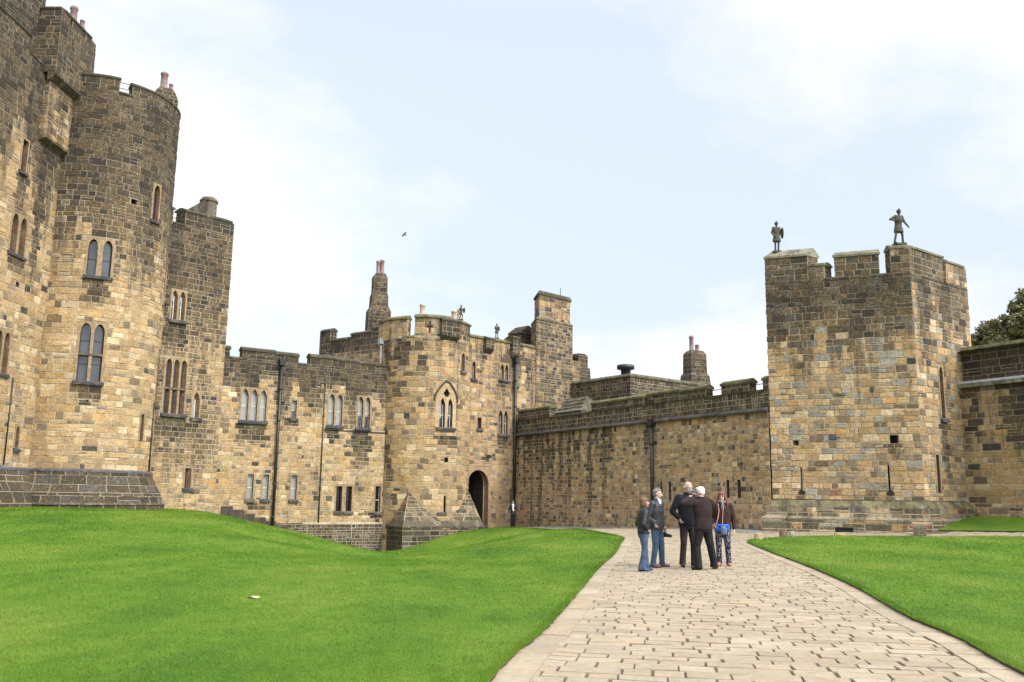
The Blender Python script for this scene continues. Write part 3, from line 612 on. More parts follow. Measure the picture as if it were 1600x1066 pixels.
# doorway
DU,DW,DZ,DH=.98+O2,1.85,-.7,3.95
def doorway(root,path):
    G=path.G; mb=MB(); r=DW/2; zs=DZ+DH-r; a0,a1=DU-r-.22,DU+r+.22; top=DZ+DH+.22
    zl=[DZ]+[zs+r*math.sin(math.pi/2*k/10) for k in range(11)]
    hw=lambda z: r if z<=zs else math.sqrt(max(0,r*r-(z-zs)**2))
    for a,b in zip(zl,zl[1:]):
        for s in (-1,1):
            e=a0 if s<0 else a1
            mb.quad(G(e,a,.02),G(DU+s*hw(a),a,.02),G(DU+s*hw(b),b,.02),G(e,b,.02),(.34,.24,.15,.2))
            # moulded reveal in two orders
            mb.quad(G(DU+s*hw(a),a,.02),G(DU+s*hw(a)*.93,a,-.3),G(DU+s*hw(b)*.93,b,-.3),G(DU+s*hw(b),b,.02),(.17,.105,.07,.3))
            mb.quad(G(DU+s*hw(a)*.93,a,-.3),G(DU+s*hw(a)*.85,a,-.34),G(DU+s*hw(b)*.85,b,-.34),G(DU+s*hw(b)*.93,b,-.3),(.22,.16,.10,.3))
            mb.quad(G(DU+s*hw(a)*.85,a,-.34),G(DU+s*hw(a)*.85,a,-5),G(DU+s*hw(b)*.85,b,-5),G(DU+s*hw(b)*.85,b,-.34),(.022,.018,.014,.9))  # passage walls coloured near black, the shade inside painted in
    mb.quad(G(a0,DZ+DH,.02),G(a1,DZ+DH,.02),G(a1,top,.02),G(a0,top,.02),(.34,.24,.15,.2))
    o=mb.obj('doorway','stone',root); o['label']='round-arched dark doorway'
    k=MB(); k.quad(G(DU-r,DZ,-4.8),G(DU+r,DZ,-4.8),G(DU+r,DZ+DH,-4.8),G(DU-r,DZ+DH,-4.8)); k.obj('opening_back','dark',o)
    return (a0,a1,DZ,top)
H.append(doorway(gh,gf))
mb=MB(); masonry(mb,gf.G,0,gf.L,-.8,11.6,W_GATE,H,(.23,.35),(.26,.58),t_gf)
for a,b in ((DU+DW/2+.3,gf.L),): core(mb,gf,-.8,11.6,-.45,-1.0,a,b)
core(mb,gf,3.6,11.6,-.45,-1.0,0,DU+DW/2+.3); mb.obj('gate_wall','stone',gh)
for a,b,z in ((.25,1.6,12.2),(2.0,4.0,12.22),(4.06,4.6,12.5),(4.66,7.0,12.22)): merlon(gh,gf,a,b,11.6,z,W_GATE,lambda u,z:(.3,.25),.5,gc,over=.10,h=.25)
crenels(gh,gf,[(0,.25),(1.6,2.0)],11.6,.5,gc)
pbox(gh,'bartizan',gf,1.5,2.2,.3,11.3,11.95,W_DARK,lambda u,z:(.5,.4)); pbox(gh,'bartizan',gf,4.05,4.7,.3,11.2,12.35,W_DARK,lambda u,z:(.6,.3))
pipe(gh,gf,4.42,-.4,10.7,.10,.20,True)
# chimney tower
cx0=Path([(2.2,66.6),(1.75,62.95),(4.35,65.45),(4.2,68.6)]); mb=MB()
cx=Path([(1.45,65.3),(1.75,62.85),(4.45,65.45),(4.1,68.0)])
masonry(mb,cx.G,0,cx.L,5.5,14.2,W_DARK|{'buff':3,'tan':2},(),(.24,.34),(.3,.6),lambda u,z:(.35,.1),cx.corners,d0=.03); mb.add([cx.G(0,14.2),cx.G(cx.corners[0],14.2),cx.G(cx.corners[1],14.2),cx.G(cx.L,14.2)],[(0,1,2,3)],(.1,.09,.06,.5))
cu=[(1.65,65.2),(1.93,63.15),(4.3,65.45),(4.0,67.7)]; cp=Path(cu); masonry(mb,cp.G,0,cp.L,14.2,16.1,W_DARK|{'buff':4,'tan':3},(),(.3,.4),(.4,.8),lambda u,z:(.25,.1),cp.corners)
loft(mb,cx.G,0,cx.corners[0],[(.08,14.1),(.08,14.2),(-.1,14.35),(-.2,14.35),(-.2,14.1)],9,(.2,.17,.1,.5)); loft(mb,cx.G,cx.corners[0],cx.corners[1],[(.08,14.1),(.08,14.2),(-.1,14.35),(-.2,14.35),(-.2,14.1)],9,(.2,.17,.1,.5))
mb.add([(x,y,16.1) for x,y in cu],[(0,1,2,3)],(.1,.1,.06,.5)); o=mb.obj('chimney_tower','stone',gh)
mb=MB(); 
for a,b in zip([0]+cp.corners,cp.corners+[cp.L]): loft(mb,cp.G,a,b,[(.10,16.0),(.10,16.15),(.0,16.32),(-.4,16.32),(-.4,16.0)],.7,COPE)
mb.obj('coping','stone',o)
mb=MB(); tube(mb,[(3.6,66,16.2),(3.6,66,17.2)],.025,6); mb.obj('aerial','iron',o)
# rear wall and chimneys of gatehouse
rw_=Path([(-13.3,61.2),(-8.1,57.4)]); mb=MB(); masonry(mb,rw_.G,0,rw_.L,7,11.75,W_GATE,(),(.25,.36),(.3,.65),lambda u,z:(.3+.4*sm(z,10.6,11.6),.2)); core(mb,rw_,7,11.75,-.3,-.9); mb.obj('rear_wall','stone',gh)
rd=lambda u,z:(.6,.5)
merlon(gh,rw_,.05,1.05,11.75,12.85,W_DARK,rd); merlon(gh,rw_,1.1,3.0,11.3,12.1,W_DARK,rd); merlon(gh,rw_,3.05,5.0,11.5,12.35,W_DARK,rd); merlon(gh,rw_,5.05,rw_.L,11.6,12.6,W_DARK,rd)
mb=MB(); q=rw_.G(.1,0,.05); tube(mb,[(q[0],q[1],10),(q[0],q[1],12.6)],.06,8); mb.obj('drainpipe','iron',gh); q=gt.G(1.1,0,.1)
pipe(gh,gt,1.35,8.8,10.9,.06,.1,True,mat='lead')
cht=lambda u,z:(.75,.05)
chimney(gh,(-9.25,60.6,11.0),[(11.0,1.55,1.2),(14.0,1.50,1.15),(14.35,1.15,1.0),(15.1,1.1,.9),(15.35,.95,.8),(16.4,.95,.8),(16.7,.62,.55)],W_DARK|{'tan':4,'pale':4},.35,[(-.14,0,.15,.95),(.14,.05,.16,1.05)],'clay',tone=cht)
chimney(gh,(-6.3,61.4,11.0),[(11,.6,.6),(13.8,.55,.55)],W_DARK,.3,[(0,0,.2,1.0)],'buffclay'); chimney(gh,(-3.9,61.6,11),[(11,.9,.7),(13.5,.8,.6)],W_DARK,.3,[(-.2,0,.2,.9),(.2,0,.19,1.05)],'buffclay')
chimney(gh,(.78,66.3,12),[(11,1.5,1.2),(13.5,1.5,1.2),(13.52,1.7,1.4),(13.65,1.7,1.4),(14.2,.2,1.3)],W_DARK,.75,[],tone=cht)
chimney(gh,(5.1,67.0,9),[(9,1.6,1.2),(11.2,1.3,1.0),(11.25,.95,.9),(12.1,.95,.9),(12.3,.6,.6)],W_DARK,.7,[],tone=cht)
# square base with broach spurs under the round tower
A=(-6.15,52.80); Bc=(-1.52,55.80); Lc=(-8.25,56.0)
sq=Path([Lc,A,Bc,(-3.3,58.6)]); mb=MB(); cs=sq.corners
pb=lambda u,z:(.42+.45*(u<cs[0])*1.0,.25)  # left face toned darker: shade of its unlit side put into the stone
masonry(mb,sq.G,0,sq.L,-3.0,-.25,W_PLINTH|{'pale':.8,'buff':2},(),(.28,.42),(.4,.9),pb,cs); loft(mb,sq.G,0,cs[0],[(.03,-.30),(.03,-.22),(-.16,.10),(-.4,.10),(-.4,-.30)],9,(.2,.17,.12,.6)); loft(mb,sq.G,cs[0],cs[1],[(.03,-.30),(.03,-.22),(-.16,.10),(-.4,.10),(-.4,-.30)],.8,(.25,.215,.15,.6)); loft(mb,sq.G,cs[1],sq.L,[(.03,-.30),(.03,-.22),(-.16,.10),(-.4,.10),(-.4,-.30)],.8,(.25,.215,.15,.6))
core(mb,sq,-3,-.25,-.3,-.6); mb.obj('square_base','stone',gh)
def spur(c,ap,e0,e1,name):
    m=MB(); 
    for p,q in ((e0,c),(c,e1)):
        g,s_,t_=patchG((p[0],p[1],.08),(q[0],q[1],.08),ap,ap); masonry(m,g,0,s_,0,t_,W_PLINTH|{'buff':2},(),(.26,.36),(.4,.9),lambda u,v:(.35,.35))
    m.obj(name,'stone',gh)
ctr=Vector((-5.6,57.0))
def inner(P,k): v=Vector(P); return v
dirF=(Vector(Bc)-Vector(A)).normalized(); dirL=(Vector(Lc)-Vector(A)).normalized(); nin=Vector((-dirF.y,dirF.x))*.14
def onT(P,z,o=.03): v=(Vector(P)-ctr).normalized()*(3.0+o)+ctr; return (v.x,v.y,z)
Ai=Vector(A)+dirF*.14+dirL*.14; spur(tuple(Ai),onT(A,1.75),tuple(Vector(A)+dirL*2.5+dirF*.16),tuple(Vector(A)+dirF*2.6+nin),'spur')
dirR=(Vector((-3.3,58.6))-Vector(Bc)).normalized(); Bi=Vector(Bc)-dirF*.14+dirR*.14; spur(tuple(Bi),onT((-2.1,56.3),2.0),tuple(Vector(Bc)-dirF*2.5+nin),tuple(Vector(Bc)+dirR*2.4-dirF*.16),'spur')
# ================================================================ CURTAIN WALL
cw=Path([(0.3,61.4),(11.93,41.44)])
cu_=thing('curtain_wall','long streaked sandstone curtain wall with stone string course running to the square tower','castle wall',(6.2,51.3,-.1))
sx=[(.5+i*.74+R.uniform(-.2,.2),5.6,R.uniform(.07,.19),R.uniform(2.2,6.6)) for i in range(14)]+[(14.3,5.6,.25,2.0),(10.8,5.6,.2,3)]
sk7=streaks(sx)
def t_cw(u,z): return (min(.9,.07+.13*noise1(u*.6,9)+.25*(1-sm(u,3,11))*noise1(u*2.6,4)+.9*sk7(u,z)+.12*sm(z,4.4,5.5)),.28*(1-sm(z,.1,.8))+.12*(1-sm(u,0,4)))
H=[slot(cu_,cw,15.35,1.45,.16,1.0,.4),slot(cu_,cw,16.05,1.5,.2,.95,.4),slot(cu_,cw,20.33,1.65,.2,.85,.4),slot(cu_,cw,21.08,1.65,.22,.85,.4),slot(cu_,cw,9.9,3.6,.22,.25,.3)]
mb=MB(); masonry(mb,cw.G,0,cw.L,-.8,5.62,W_CURT,H,(.18,.28),(.18,.44),t_cw); core(mb,cw,-.8,5.62,-.45,-1.8,top=False); mb.obj('wall','stone',cu_)
mb=MB(); loft(mb,cw.G,0,cw.L,[(.16,5.62),(.18,5.70),(.02,5.84),(-.2,5.84),(-.2,5.62)],.9,(.085,.08,.075,.4)); mb.obj('string_course','stone',cu_)
mb=MB(); masonry(mb,cw.G,0,cw.L,5.84,6.66,W_DARK|{'red':.6},(),(.2,.3),(.2,.5),lambda u,z:(.45,.2),d0=-.06); core(mb,cw,5.6,6.66,-.3,-1.8); mb.obj('parapet_wall','stone',cu_)
cd=lambda u,z:(.5,.45)
cwo=Path([(0.3,61.4),(11.93,41.44)],lambda z:-.06)
CW_W=W_DARK|{'red':.7}
for a,b,z in ((.3,4.3,7.5),(8.9,13.9,7.32),(14.2,16.85,7.38),(16.9,18.85,7.33),(19.98,21.85,7.34),(22.75,cw.L,7.34)): merlon(cu_,cwo,a,b,6.66,z,CW_W,cd,.5,ch=(.2,.3),col=(.12,.115,.05,.45))
crenels(cu_,cwo,[(0,.3),(4.3,8.9),(13.9,14.2),(18.85,19.98),(21.85,22.75)],6.66)
# little lead-roofed hatch over the wall walk
mb=MB(); a=cw.G(4.2,7.3,-.5); b=cw.G(7.2,7.3,-.5); c=cw.G(7.2,7.3,-2.6); d=cw.G(4.2,7.3,-2.6); r0=cw.G(4.4,7.95,-1.5); r1=cw.G(6.4,7.95,-1.5)
a=tuple([*a[:2],6.95]); b=tuple([*b[:2],6.95]); c=tuple([*c[:2],6.95]); d=tuple([*d[:2],6.95])
mb.add([a,b,c,d,r0,r1,(*a[:2],6.6),(*b[:2],6.6),(*c[:2],6.6),(*d[:2],6.6)],[(0,1,5,4),(1,2,5),(2,3,4,5),(3,0,4),(6,7,1,0),(7,8,2,1),(8,9,3,2),(9,6,0,3)],(.15,.135,.085,.6)); o=mb.obj('hatch_roof','stone',cu_)
for k in range(4):
    f=k/4; p=[Vector(a).lerp(Vector(r0),f),Vector(b).lerp(Vector(r1),f)]; m=MB(); tube(m,[tuple(p[0]+Vector((0,0,.02))),tuple(p[1]+Vector((0,0,.02)))],.05,6,(.22,.20,.14,.4)); m.obj('roof_roll','stone' if k else 'lead',o)
pipe(cu_,cw,14.85,.05,5.5,.10,.20,True)
for a,b in ((18.8,20.05),(21.8,22.8)): mb=MB(); tube(mb,[cw.G(a,7.0,-.35),cw.G(b,7.0,-.35)],.02,6); mb.obj('railing_wire','iron',cu_)
# ================================================================ BUILDING BEHIND CURTAIN
ib=Path([(3.0,67.3),(8.1,60.5),(14.9,65.9)])
bh=thing('service_building','low dark stone building with flat roof and metal vent behind the curtain wall','building',(8.1,64,0))
mb=MB(); masonry(mb,ib.G,0,ib.L,5.0,9.75,W_DARK,(),(.22,.32),(.25,.55),lambda u,z:(.45,.35),ib.corners); core(mb,ib,0,9.75,-.3,-1); 
mb.add([(3.0,67.3,9.7),(8.1,60.6,9.7),(14.9,65.9,9.7),(11,74,9.7)],[(0,1,2,3)],(.15,.14,.1,.4)); mb.obj('wall','stone',bh)
mb=MB(); 
for a,b in ((0,ib.corners[0]),(ib.corners[0],ib.L)): coping(mb,ib,a,b,10.02,.5,.07,.28,.9,(.11,.11,.06,.5))
mb.obj('coping','stone',bh)
mb=MB(); lathe(mb,(8.05,62.6,9.6),[(.34,0),(.34,.85),(.42,.9),(.62,.95),(.62,1.22),(.5,1.26)],18,(.05,.05,.05,0)); mb.obj('roof_vent','iron',bh,True)
mb=MB(); g,s_,t_=patchG((6.3,63.5,9.8),(8.1,62.2,9.8),(8.1,62.2,10.3),(6.3,63.5,10.1)); 
mb.add([(5.6,65,9.7),(7.6,62.4,9.7),(10.4,64.4,9.7),(8.2,67,9.7),(6.9,65,10.35),(8.9,64.6,10.35)],[(0,1,4),(1,2,5,4),(2,3,5),(3,0,4,5)],(.2,.2,.2,.3)); mb.obj('roof_light','lead',bh)
chimney(bh,(14.1,68.2,9.6),[(9.6,2.0,1.5),(10.9,1.75,1.3),(11.1,1.5,1.05),(12.6,1.45,1.0),(12.85,.95,.8)],W_DARK|{'tan':1.5,'pale':1},.5,[(-.3,0,.18,1.2),(.25,0,.17,.55)],'clay',tone=cht)
# ================================================================ SQUARE TOWER
tw=Path([(15.16,46.09),(11.99,41.38),(17.82,39),(21.86,42),(18.6,46.4)])
st=thing('square_tower','square battlemented tower of mottled grey and tan blocks at right, two warrior statues above','castle tower',(16.8,42,.3))
c=tw.corners; U1,U2,U3=c[0],c[1],c[2]
sk8=streaks(runs(7,6,15.5,11.8,3.5,7.5)+[(10.9,4.1,.2,1.0),(14.0,5.2,.3,3.4),(15.1,12.2,.25,3.2),(6.0,12,.3,4),(8.55,9.5,.3,3)])
def t_tw(u,z): 
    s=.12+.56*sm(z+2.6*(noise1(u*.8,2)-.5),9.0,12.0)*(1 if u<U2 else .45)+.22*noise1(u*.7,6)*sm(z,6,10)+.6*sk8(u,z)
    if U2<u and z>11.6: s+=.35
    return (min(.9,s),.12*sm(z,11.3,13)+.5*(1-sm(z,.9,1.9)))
H=[slot(st,tw,6.76,4.04,.26,.22,.3,'put_hole'),slot(st,tw,10.9,4.1,.34,.36,.35,'put_hole'),slot(st,tw,6.95,2.0,.07,1.05,.35,'arrow_slit'),slot(st,tw,10.6,2.0,.07,1.15,.35,'arrow_slit')]
H.append(window(st,tw,13.99,5.3,.30,2.35,1,'point',False,fr=.10,bars=0,pane='dark',depth=.32)); H.append(window(st,tw,13.2,2.0,.24,1.65,1,'flat',False,fr=.10,bars=0,pane='dark',depth=.32,sill=False))
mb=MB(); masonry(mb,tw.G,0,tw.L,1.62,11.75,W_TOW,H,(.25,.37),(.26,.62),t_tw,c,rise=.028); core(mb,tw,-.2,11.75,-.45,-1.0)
mb.add([tw.G(0,11.7,-.3),tw.G(U1,11.7,-.3),tw.G(U2,11.7,-.3),tw.G(U3,11.7,-.3),tw.G(tw.L,11.7,-.3)],[(0,1,2,3,4)],(.15,.14,.12,.4)); mb.obj('wall','stone',st)
# fish-tail oillets at foot of the arrow slits
for u in (6.98,10.62):
    m=MB(); m.add([tw.G(u-.03,2.12,.035),tw.G(u+.03,2.12,.035),tw.G(u+.17,1.90,.035),tw.G(u+.10,1.84,.035),tw.G(u-.10,1.84,.035),tw.G(u-.17,1.90,.035)],[(0,5,4,3,2,1)],(0,0,0,0)); m.obj('slit_foot','dark',st)
mb=MB(); pl=Path([(15.16,46.09),(11.99,41.38),(17.82,39),(21.86,42),(18.6,46.4)],lambda z:.05 if z>1.55 else (.28 if z>.9 else .42))
WP={'pale':2,'buff':2,'grey':3,'red':.9,'brown':1,'gbrown':2,'ochre':.8,'moss':.6}
plt=lambda u,z:(.25,.40)
pA=Path([(15.16,46.09),(11.99,41.38),(17.82,39),(21.86,42),(18.6,46.4)],lambda z:.26); masonry(mb,pA.G,0,pA.L,.80,1.30,WP,(),(.24,.27),(.4,.9),plt,c)
pB=Path([(15.16,46.09),(11.99,41.38),(17.82,39),(21.86,42),(18.6,46.4)],lambda z:.40); masonry(mb,pB.G,0,pB.L,-.3,.76,WP,[(8.47,9.15,.22,.44)],(.30,.4),(.5,1.1),plt,c)
for a,b in zip([0]+c,c+[tw.L]):
    loft(mb,tw.G,a,b,[(.28,1.30),(.03,1.60),(-.1,1.60),(-.1,1.30)],.7,(.20,.18,.10,.5)); loft(mb,tw.G,a,b,[(.42,.76),(.42,.80),(.27,.90),(.1,.90),(.1,.76)],.8,(.24,.21,.14,.4))
for i in c:  # splayed corner caps
    p=tw.G(i,1.3,.27); loft(mb,tw.G,i-.3,i+.3,[(.285,1.29),(.035,1.615),(-.1,1.615),(-.1,1.29)],.6,(.20,.19,.11,.5))
mb.obj('plinth','stone',st)
mb=MB(); g=pB.G
for k in range(9): loft(mb,g,8.49+k*.075,8.515+k*.075,[(-.02,.23),(-.02,.43),(-.05,.43),(-.05,.23)],1,(.03,.03,.03,0))
mb.quad(g(8.47,.22,-.2),g(9.15,.22,-.2),g(9.15,.44,-.2),g(8.47,.44,-.2),(.01,.01,.01,0)); mb.obj('vent_grille','iron',st)
tc=(.17,.165,.11,.4); td=lambda u,z:(.5,.15)
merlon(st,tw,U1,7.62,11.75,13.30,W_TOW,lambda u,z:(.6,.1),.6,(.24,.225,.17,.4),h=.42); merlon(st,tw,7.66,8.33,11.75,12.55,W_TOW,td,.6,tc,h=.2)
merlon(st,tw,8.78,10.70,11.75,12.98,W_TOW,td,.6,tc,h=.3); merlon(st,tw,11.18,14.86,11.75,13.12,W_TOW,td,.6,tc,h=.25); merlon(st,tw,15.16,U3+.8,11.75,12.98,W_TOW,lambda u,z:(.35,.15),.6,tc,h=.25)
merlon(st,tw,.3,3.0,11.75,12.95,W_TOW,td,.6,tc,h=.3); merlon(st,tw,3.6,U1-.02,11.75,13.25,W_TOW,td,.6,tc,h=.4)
crenels(st,tw,[(0,.3),(3.0,3.6),(8.33,8.78),(10.70,11.18),(14.86,15.16)],11.75)
mb=MB(); box(mb,(21.9,42.9,9.35),(.5,.5,.4),.6,(.03,.03,.03,0)); box(mb,(21.95,42.9,7.5),(.14,.14,1.9),.6,(.25,.1,.06,0)); mb.obj('hopper','iron',st)
# ================================================================ RIGHT BOUNDARY WALL
ry=Path([(20.3,41.9),(26.6,31.0)])
ow=thing('outer_wall','lower stained courtyard wall with sloping stone weathering at the right frame edge','castle wall',(23,37,.8))
sk9=streaks([(R.uniform(.5,10),6.9,R.uniform(.3,.6),R.uniform(1.5,3.5)) for _ in range(8)])
def t_ry(u,z): return (min(.9,.12+.25*noise1(u*.9,14)*sm(z,2.5,5)+.7*sk9(u,z)+.35*(1-sm(z,.9,1.5))*noise1(u*2,3)),.1*(1-sm(z,1,2)))
mb=MB(); masonry(mb,ry.G,0,ry.L,.3,6.85,W_GATE|{'buff':5,'tan':4},(),(.24,.36),(.45,1.0),t_ry); masonry(mb,ry.G,0,ry.L,7.1,8.5,W_DARK,(),(.26,.38),(.4,.9),lambda u,z:(.75,.3),d0=-.35); core(mb,ry,.3,8.5,-.6,-1.2)
mb.obj('wall','stone',ow)
mb=MB(); loft(mb,ry.G,-.0,ry.L,[(.22,6.78),(.24,6.92),(-.34,7.14),(-.5,7.14),(-.5,6.78)],.8,(.26,.25,.20,.45)); mb.obj('weathering','stone',ow)
mb=MB(); loft(mb,ry.G,-.0,ry.L,[(.26,6.93),(.26,6.97),(-.05,7.10),(-.08,7.04)],9,(.5,.5,.5,0)); mb.obj('lead_flashing','lead',ow)
mb=MB(); coping(mb,ry,0,ry.L,8.74,1.0,-.28,.26,1.0,(.12,.12,.06,.5)); mb.obj('coping','stone',ow)
# ================================================================ GROUND, LAWNS, PAVING
def inpoly(x,y,poly):
    x=np.asarray(x);y=np.asarray(y);r=np.zeros(x.shape,bool);n=len(poly);j=n-1
    for i in range(n):
        xi,yi=poly[i];xj,yj=poly[j]
        cnd=((yi>y)!=(yj>y))&(x<(xj-xi)*(y-yi)/((yj-yi)+1e-12)+xi); r^=cnd; j=i
    return r
def resample(pl,step,closed=True):
    out=[]; n=len(pl)
    for i in range(n if closed else n-1):
        a=Vector(pl[i]);b=Vector(pl[(i+1)%n]);k=max(1,int((b-a).length/step))
        for t in range(k): q=a+(b-a)*t/k; out.append((q.x,q.y))
    if not closed: out.append(tuple(pl[-1]))
    return out
def smooth_curve(pts,n=6):
    out=[]; P_=[Vector(p) for p in pts]
    for i in range(len(P_)-1):
        p0=P_[max(i-1,0)];p1=P_[i];p2=P_[i+1];p3=P_[min(i+2,len(P_)-1)]
        for k in range(n):
            t=k/n; q=.5*((2*p1)+(p2-p0)*t+(2*p0-5*p1+4*p2-p3)*t*t+(3*p1-p0-3*p2+p3)*t**3); out.append((q.x,q.y))
    out.append(tuple(pts[-1])); return out
LE=smooth_curve([(-1.6,-6),(-.8,2),(-.07,7.78),(.49,10.63),(1.12,14.48),(2.15,21.2),(3.1,26.5),(3.82,30.9),(4.22,33.4),(4.30,35.2),(4.18,38.5),(3.6,43.5),(2.3,49.5),(.6,53.3),(-1.3,55.2)])
def shift(line,d):
    L_=[Vector(p) for p in line]; out=[]
    for i,p in enumerate(L_):
        t=(L_[min(i+1,len(L_)-1)]-L_[max(i-1,0)]).normalized(); out.append((p.x+t.y*d,p.y-t.x*d))
    return out
LEFT=shift(LE,-.05)+[(-2.2,56.2),(-2.6,57.6),(-9,57),(-17,50.5),(-20,46),(-22.5,42),(-22.8,20),(-34,8),(-34,-6)]
REn=smooth_curve([(3.3,-6),(3.9,2),(4.40,7.6),(4.91,10.21),(5.20,12.3),(6.03,16.2),(6.75,20.6),(7.6,26.5),(8.45,32.2),(8.75,33.6),(9.35,34.7),(10.15,36.0),(11.4,36.95),(12.81,37.3),(15.2,37.15),(17.0,36.1),(19.18,33.9),(24,26),(31,14)])
RIGHT=shift(REn,.035)+[(34,14),(34,-6)]
STRIP=[(18.1,38.5),(19.0,39.9),(20.5,41.2),(27,30),(34,18),(33,16.5),(25.3,26.7),(19.93,35.3)]
def flat_poly(name,poly,mat,dz,step,grid,skirt=.09,jag=.0,kind='structure'):
    pts=resample(poly,step)
    if jag: pts=[(x+R.uniform(-jag,jag),y+R.uniform(-jag,jag)) for x,y in pts]
    xs=[p[0] for p in pts]; ys=[p[1] for p in pts]
    gx,gy=np.meshgrid(np.arange(min(xs),max(xs),grid),np.arange(min(ys),max(ys),grid)); gx=gx.ravel()+.013;gy=gy.ravel()+.017
    ins=inpoly(gx,gy,pts); A_=np.array(pts); 
    far=np.array([((A_-np.array([x,y]))**2).sum(1).min()>(grid*.35)**2 for x,y in zip(gx[ins],gy[ins])])
    ip=list(zip(gx[ins][far],gy[ins][far])); n=len(pts)
    vs=[Vector(p) for p in pts]+[Vector((float(a),float(b))) for a,b in ip]
    ov,oe,of,_,_,_=delaunay_2d_cdt(vs,[],[list(range(n))],1,1e-4)
    X=np.array([v.x for v in ov]);Y=np.array([v.y for v in ov]);Z=hz(X,Y)+dz
    V=np.c_[X,Y,Z].tolist(); F_=[tuple(f) for f in of]
    fin=[]
    for f in F_:
        a,b,c_=[Vector(V[i]) for i in f[:3]]; fin.append(f if (b-a).cross(c_-a).z>0 else f[::-1])
    if skirt:
        P2=np.array(pts);Z2=hz(P2[:,0],P2[:,1]); o=len(V)
        for i in range(n): V.append([pts[i][0],pts[i][1],float(Z2[i]+dz)]); 
        for i in range(n): V.append([pts[i][0],pts[i][1],float(Z2[i]+dz-skirt)])
        sk_=[(o+i,o+(i+1)%n,o+n+(i+1)%n,o+n+i) for i in range(n)]
    else: sk_=[]
    me=bpy.data.meshes.new(name); me.from_pydata(V,[],fin+sk_); me.materials.append(M[mat]); me.materials.append(M['soil'])
    mi=[0]*len(fin)+[1]*len(sk_); me.polygons.foreach_set('material_index',mi); me.polygons.foreach_set('use_smooth',[True]*len(fin)+[False]*len(sk_)); me.update()
    o=bpy.data.objects.new(name,me); COL.objects.link(o); o['kind']=kind; return o
# ground sheet to the horizon
ax=np.unique(np.r_[-1600,-700,-300,-160,np.arange(-110,111,2.0),160,300,700,1600]); ay=ax.copy()
GX,GY=np.meshgrid(ax,ay); GZ=hz(GX,GY)-.03; nx=len(ax)
me=bpy.data.meshes.new('ground'); me.from_pydata(np.c_[GX.ravel(),GY.ravel(),GZ.ravel()].tolist(),[],[(j*nx+i,j*nx+i+1,(j+1)*nx+i+1,(j+1)*nx+i) for j in range(nx-1) for i in range(nx-1)])
me.materials.append(M['ground']); o=bpy.data.objects.new('ground',me); COL.objects.link(o); o['kind']='structure'
flat_poly('lawn',LEFT,'lawn',.055,.16,.7,.09,.02); flat_poly('lawn',RIGHT,'lawn',.055,.16,.8,.09,.02); flat_poly('lawn',STRIP,'lawn',.07,.4,.7,.1,.012)
# paved area
PAVE=[(-2,-6)]+[(x-.1,y) for x,y in LE[6:]]+[(-2.2,56.0),(-1.2,59.3),(.3,61.2),(12,41.3),(14,41.3),(19.5,39.5),(20.2,36.5),(33,16),(31,14)]+REn[::-1][1:]+[(3.5,-6)]
# tarmac strip along the curtain wall
TAR=[(.25,61.2),(12.0,41.25),(12.6,40.5),(10.6,40.3),(8.7,43.4),(-1.2,59.6)]
flat_poly('road',TAR,'tarmac',.028,.8,1.2,.05)
dv=Vector((.17,.985)).normalized(); du=Vector((dv.y,-dv.x)); O_=Vector((2.2,8))
V=[];F_=[];C_=[]
cells=[]
v=-13.0; k=0
while v<55:
    h=R.uniform(.18,.29); u=-14+R.uniform(0,.5)
    while u<26:
        w=R.uniform(.26,.46) if R.random()>.12 else R.uniform(.5,.7)
        q=O_+du*(u+w/2)+dv*(v+h/2); cells.append((q.x,q.y,u,v,w,h)); u+=w
    v+=h
ca=np.array(cells)
bandL=[Vector(p) for p in LE]; bandR=[Vector(p) for p in REn]
keep=inpoly(ca[:,0],ca[:,1],PAVE)&~inpoly(ca[:,0],ca[:,1],TAR)&~inpoly(ca[:,0],ca[:,1],LEFT)&~inpoly(ca[:,0],ca[:,1],RIGHT)&~inpoly(ca[:,0],ca[:,1],STRIP)&(ca[:,1]>1.5)
def dist_line(px,py,line):
    best=np.full(len(px),1e9)
    for a,b in zip(line,line[1:]):
        d=b-a; L2=max(d.length_squared,1e-9); t=np.clip(((px-a.x)*d.x+(py-a.y)*d.y)/L2,0,1)
        best=np.minimum(best,np.hypot(px-(a.x+d.x*t),py-(a.y+d.y*t)))
    return best
bL=dist_line(ca[:,0],ca[:,1],bandL); bR=dist_line(ca[:,0],ca[:,1],bandR)
BW=.26
keep&=(bL>BW*.30)&(bR>BW*.30)
ca=ca[keep]
PC0=[(.44,.375,.265)]; PC=[(a*.63,b*.61,c*.58) for a,b,c in [(.44,.375,.265),(.48,.41,.30),(.40,.345,.25),(.50,.43,.325),(.37,.31,.22),(.45,.36,.24)]]
def stone_block(corners,lift,tilt=0):
    """corners: 4 xy, ccw"""
    c=R.choice(PC); f=R.uniform(.92,1.08); m_=(.268,.219,.154); c=tuple((c[i]*.5+m_[i]*.5)*f for i in range(3))+(1,); o=len(V)
    cx=sum(p[0] for p in corners)/4; cy=sum(p[1] for p in corners)/4
    for (x,y) in corners: V.append([x,y,-.012]); C_.append((.10,.085,.05,1))
    tx,ty=R.gauss(0,tilt),R.gauss(0,tilt)
    for (x,y) in corners:
        dx,dy=x-cx,y-cy; l=math.hypot(dx,dy); s=(l-.013)/l; V.append([cx+dx*s,cy+dy*s,lift+dx*tx+dy*ty]); C_.append(c)
    F_.extend([(o+4,o+5,o+6,o+7)]+[(o+i,o+(i+1)%4,o+4+(i+1)%4,o+4+i) for i in range(4)])
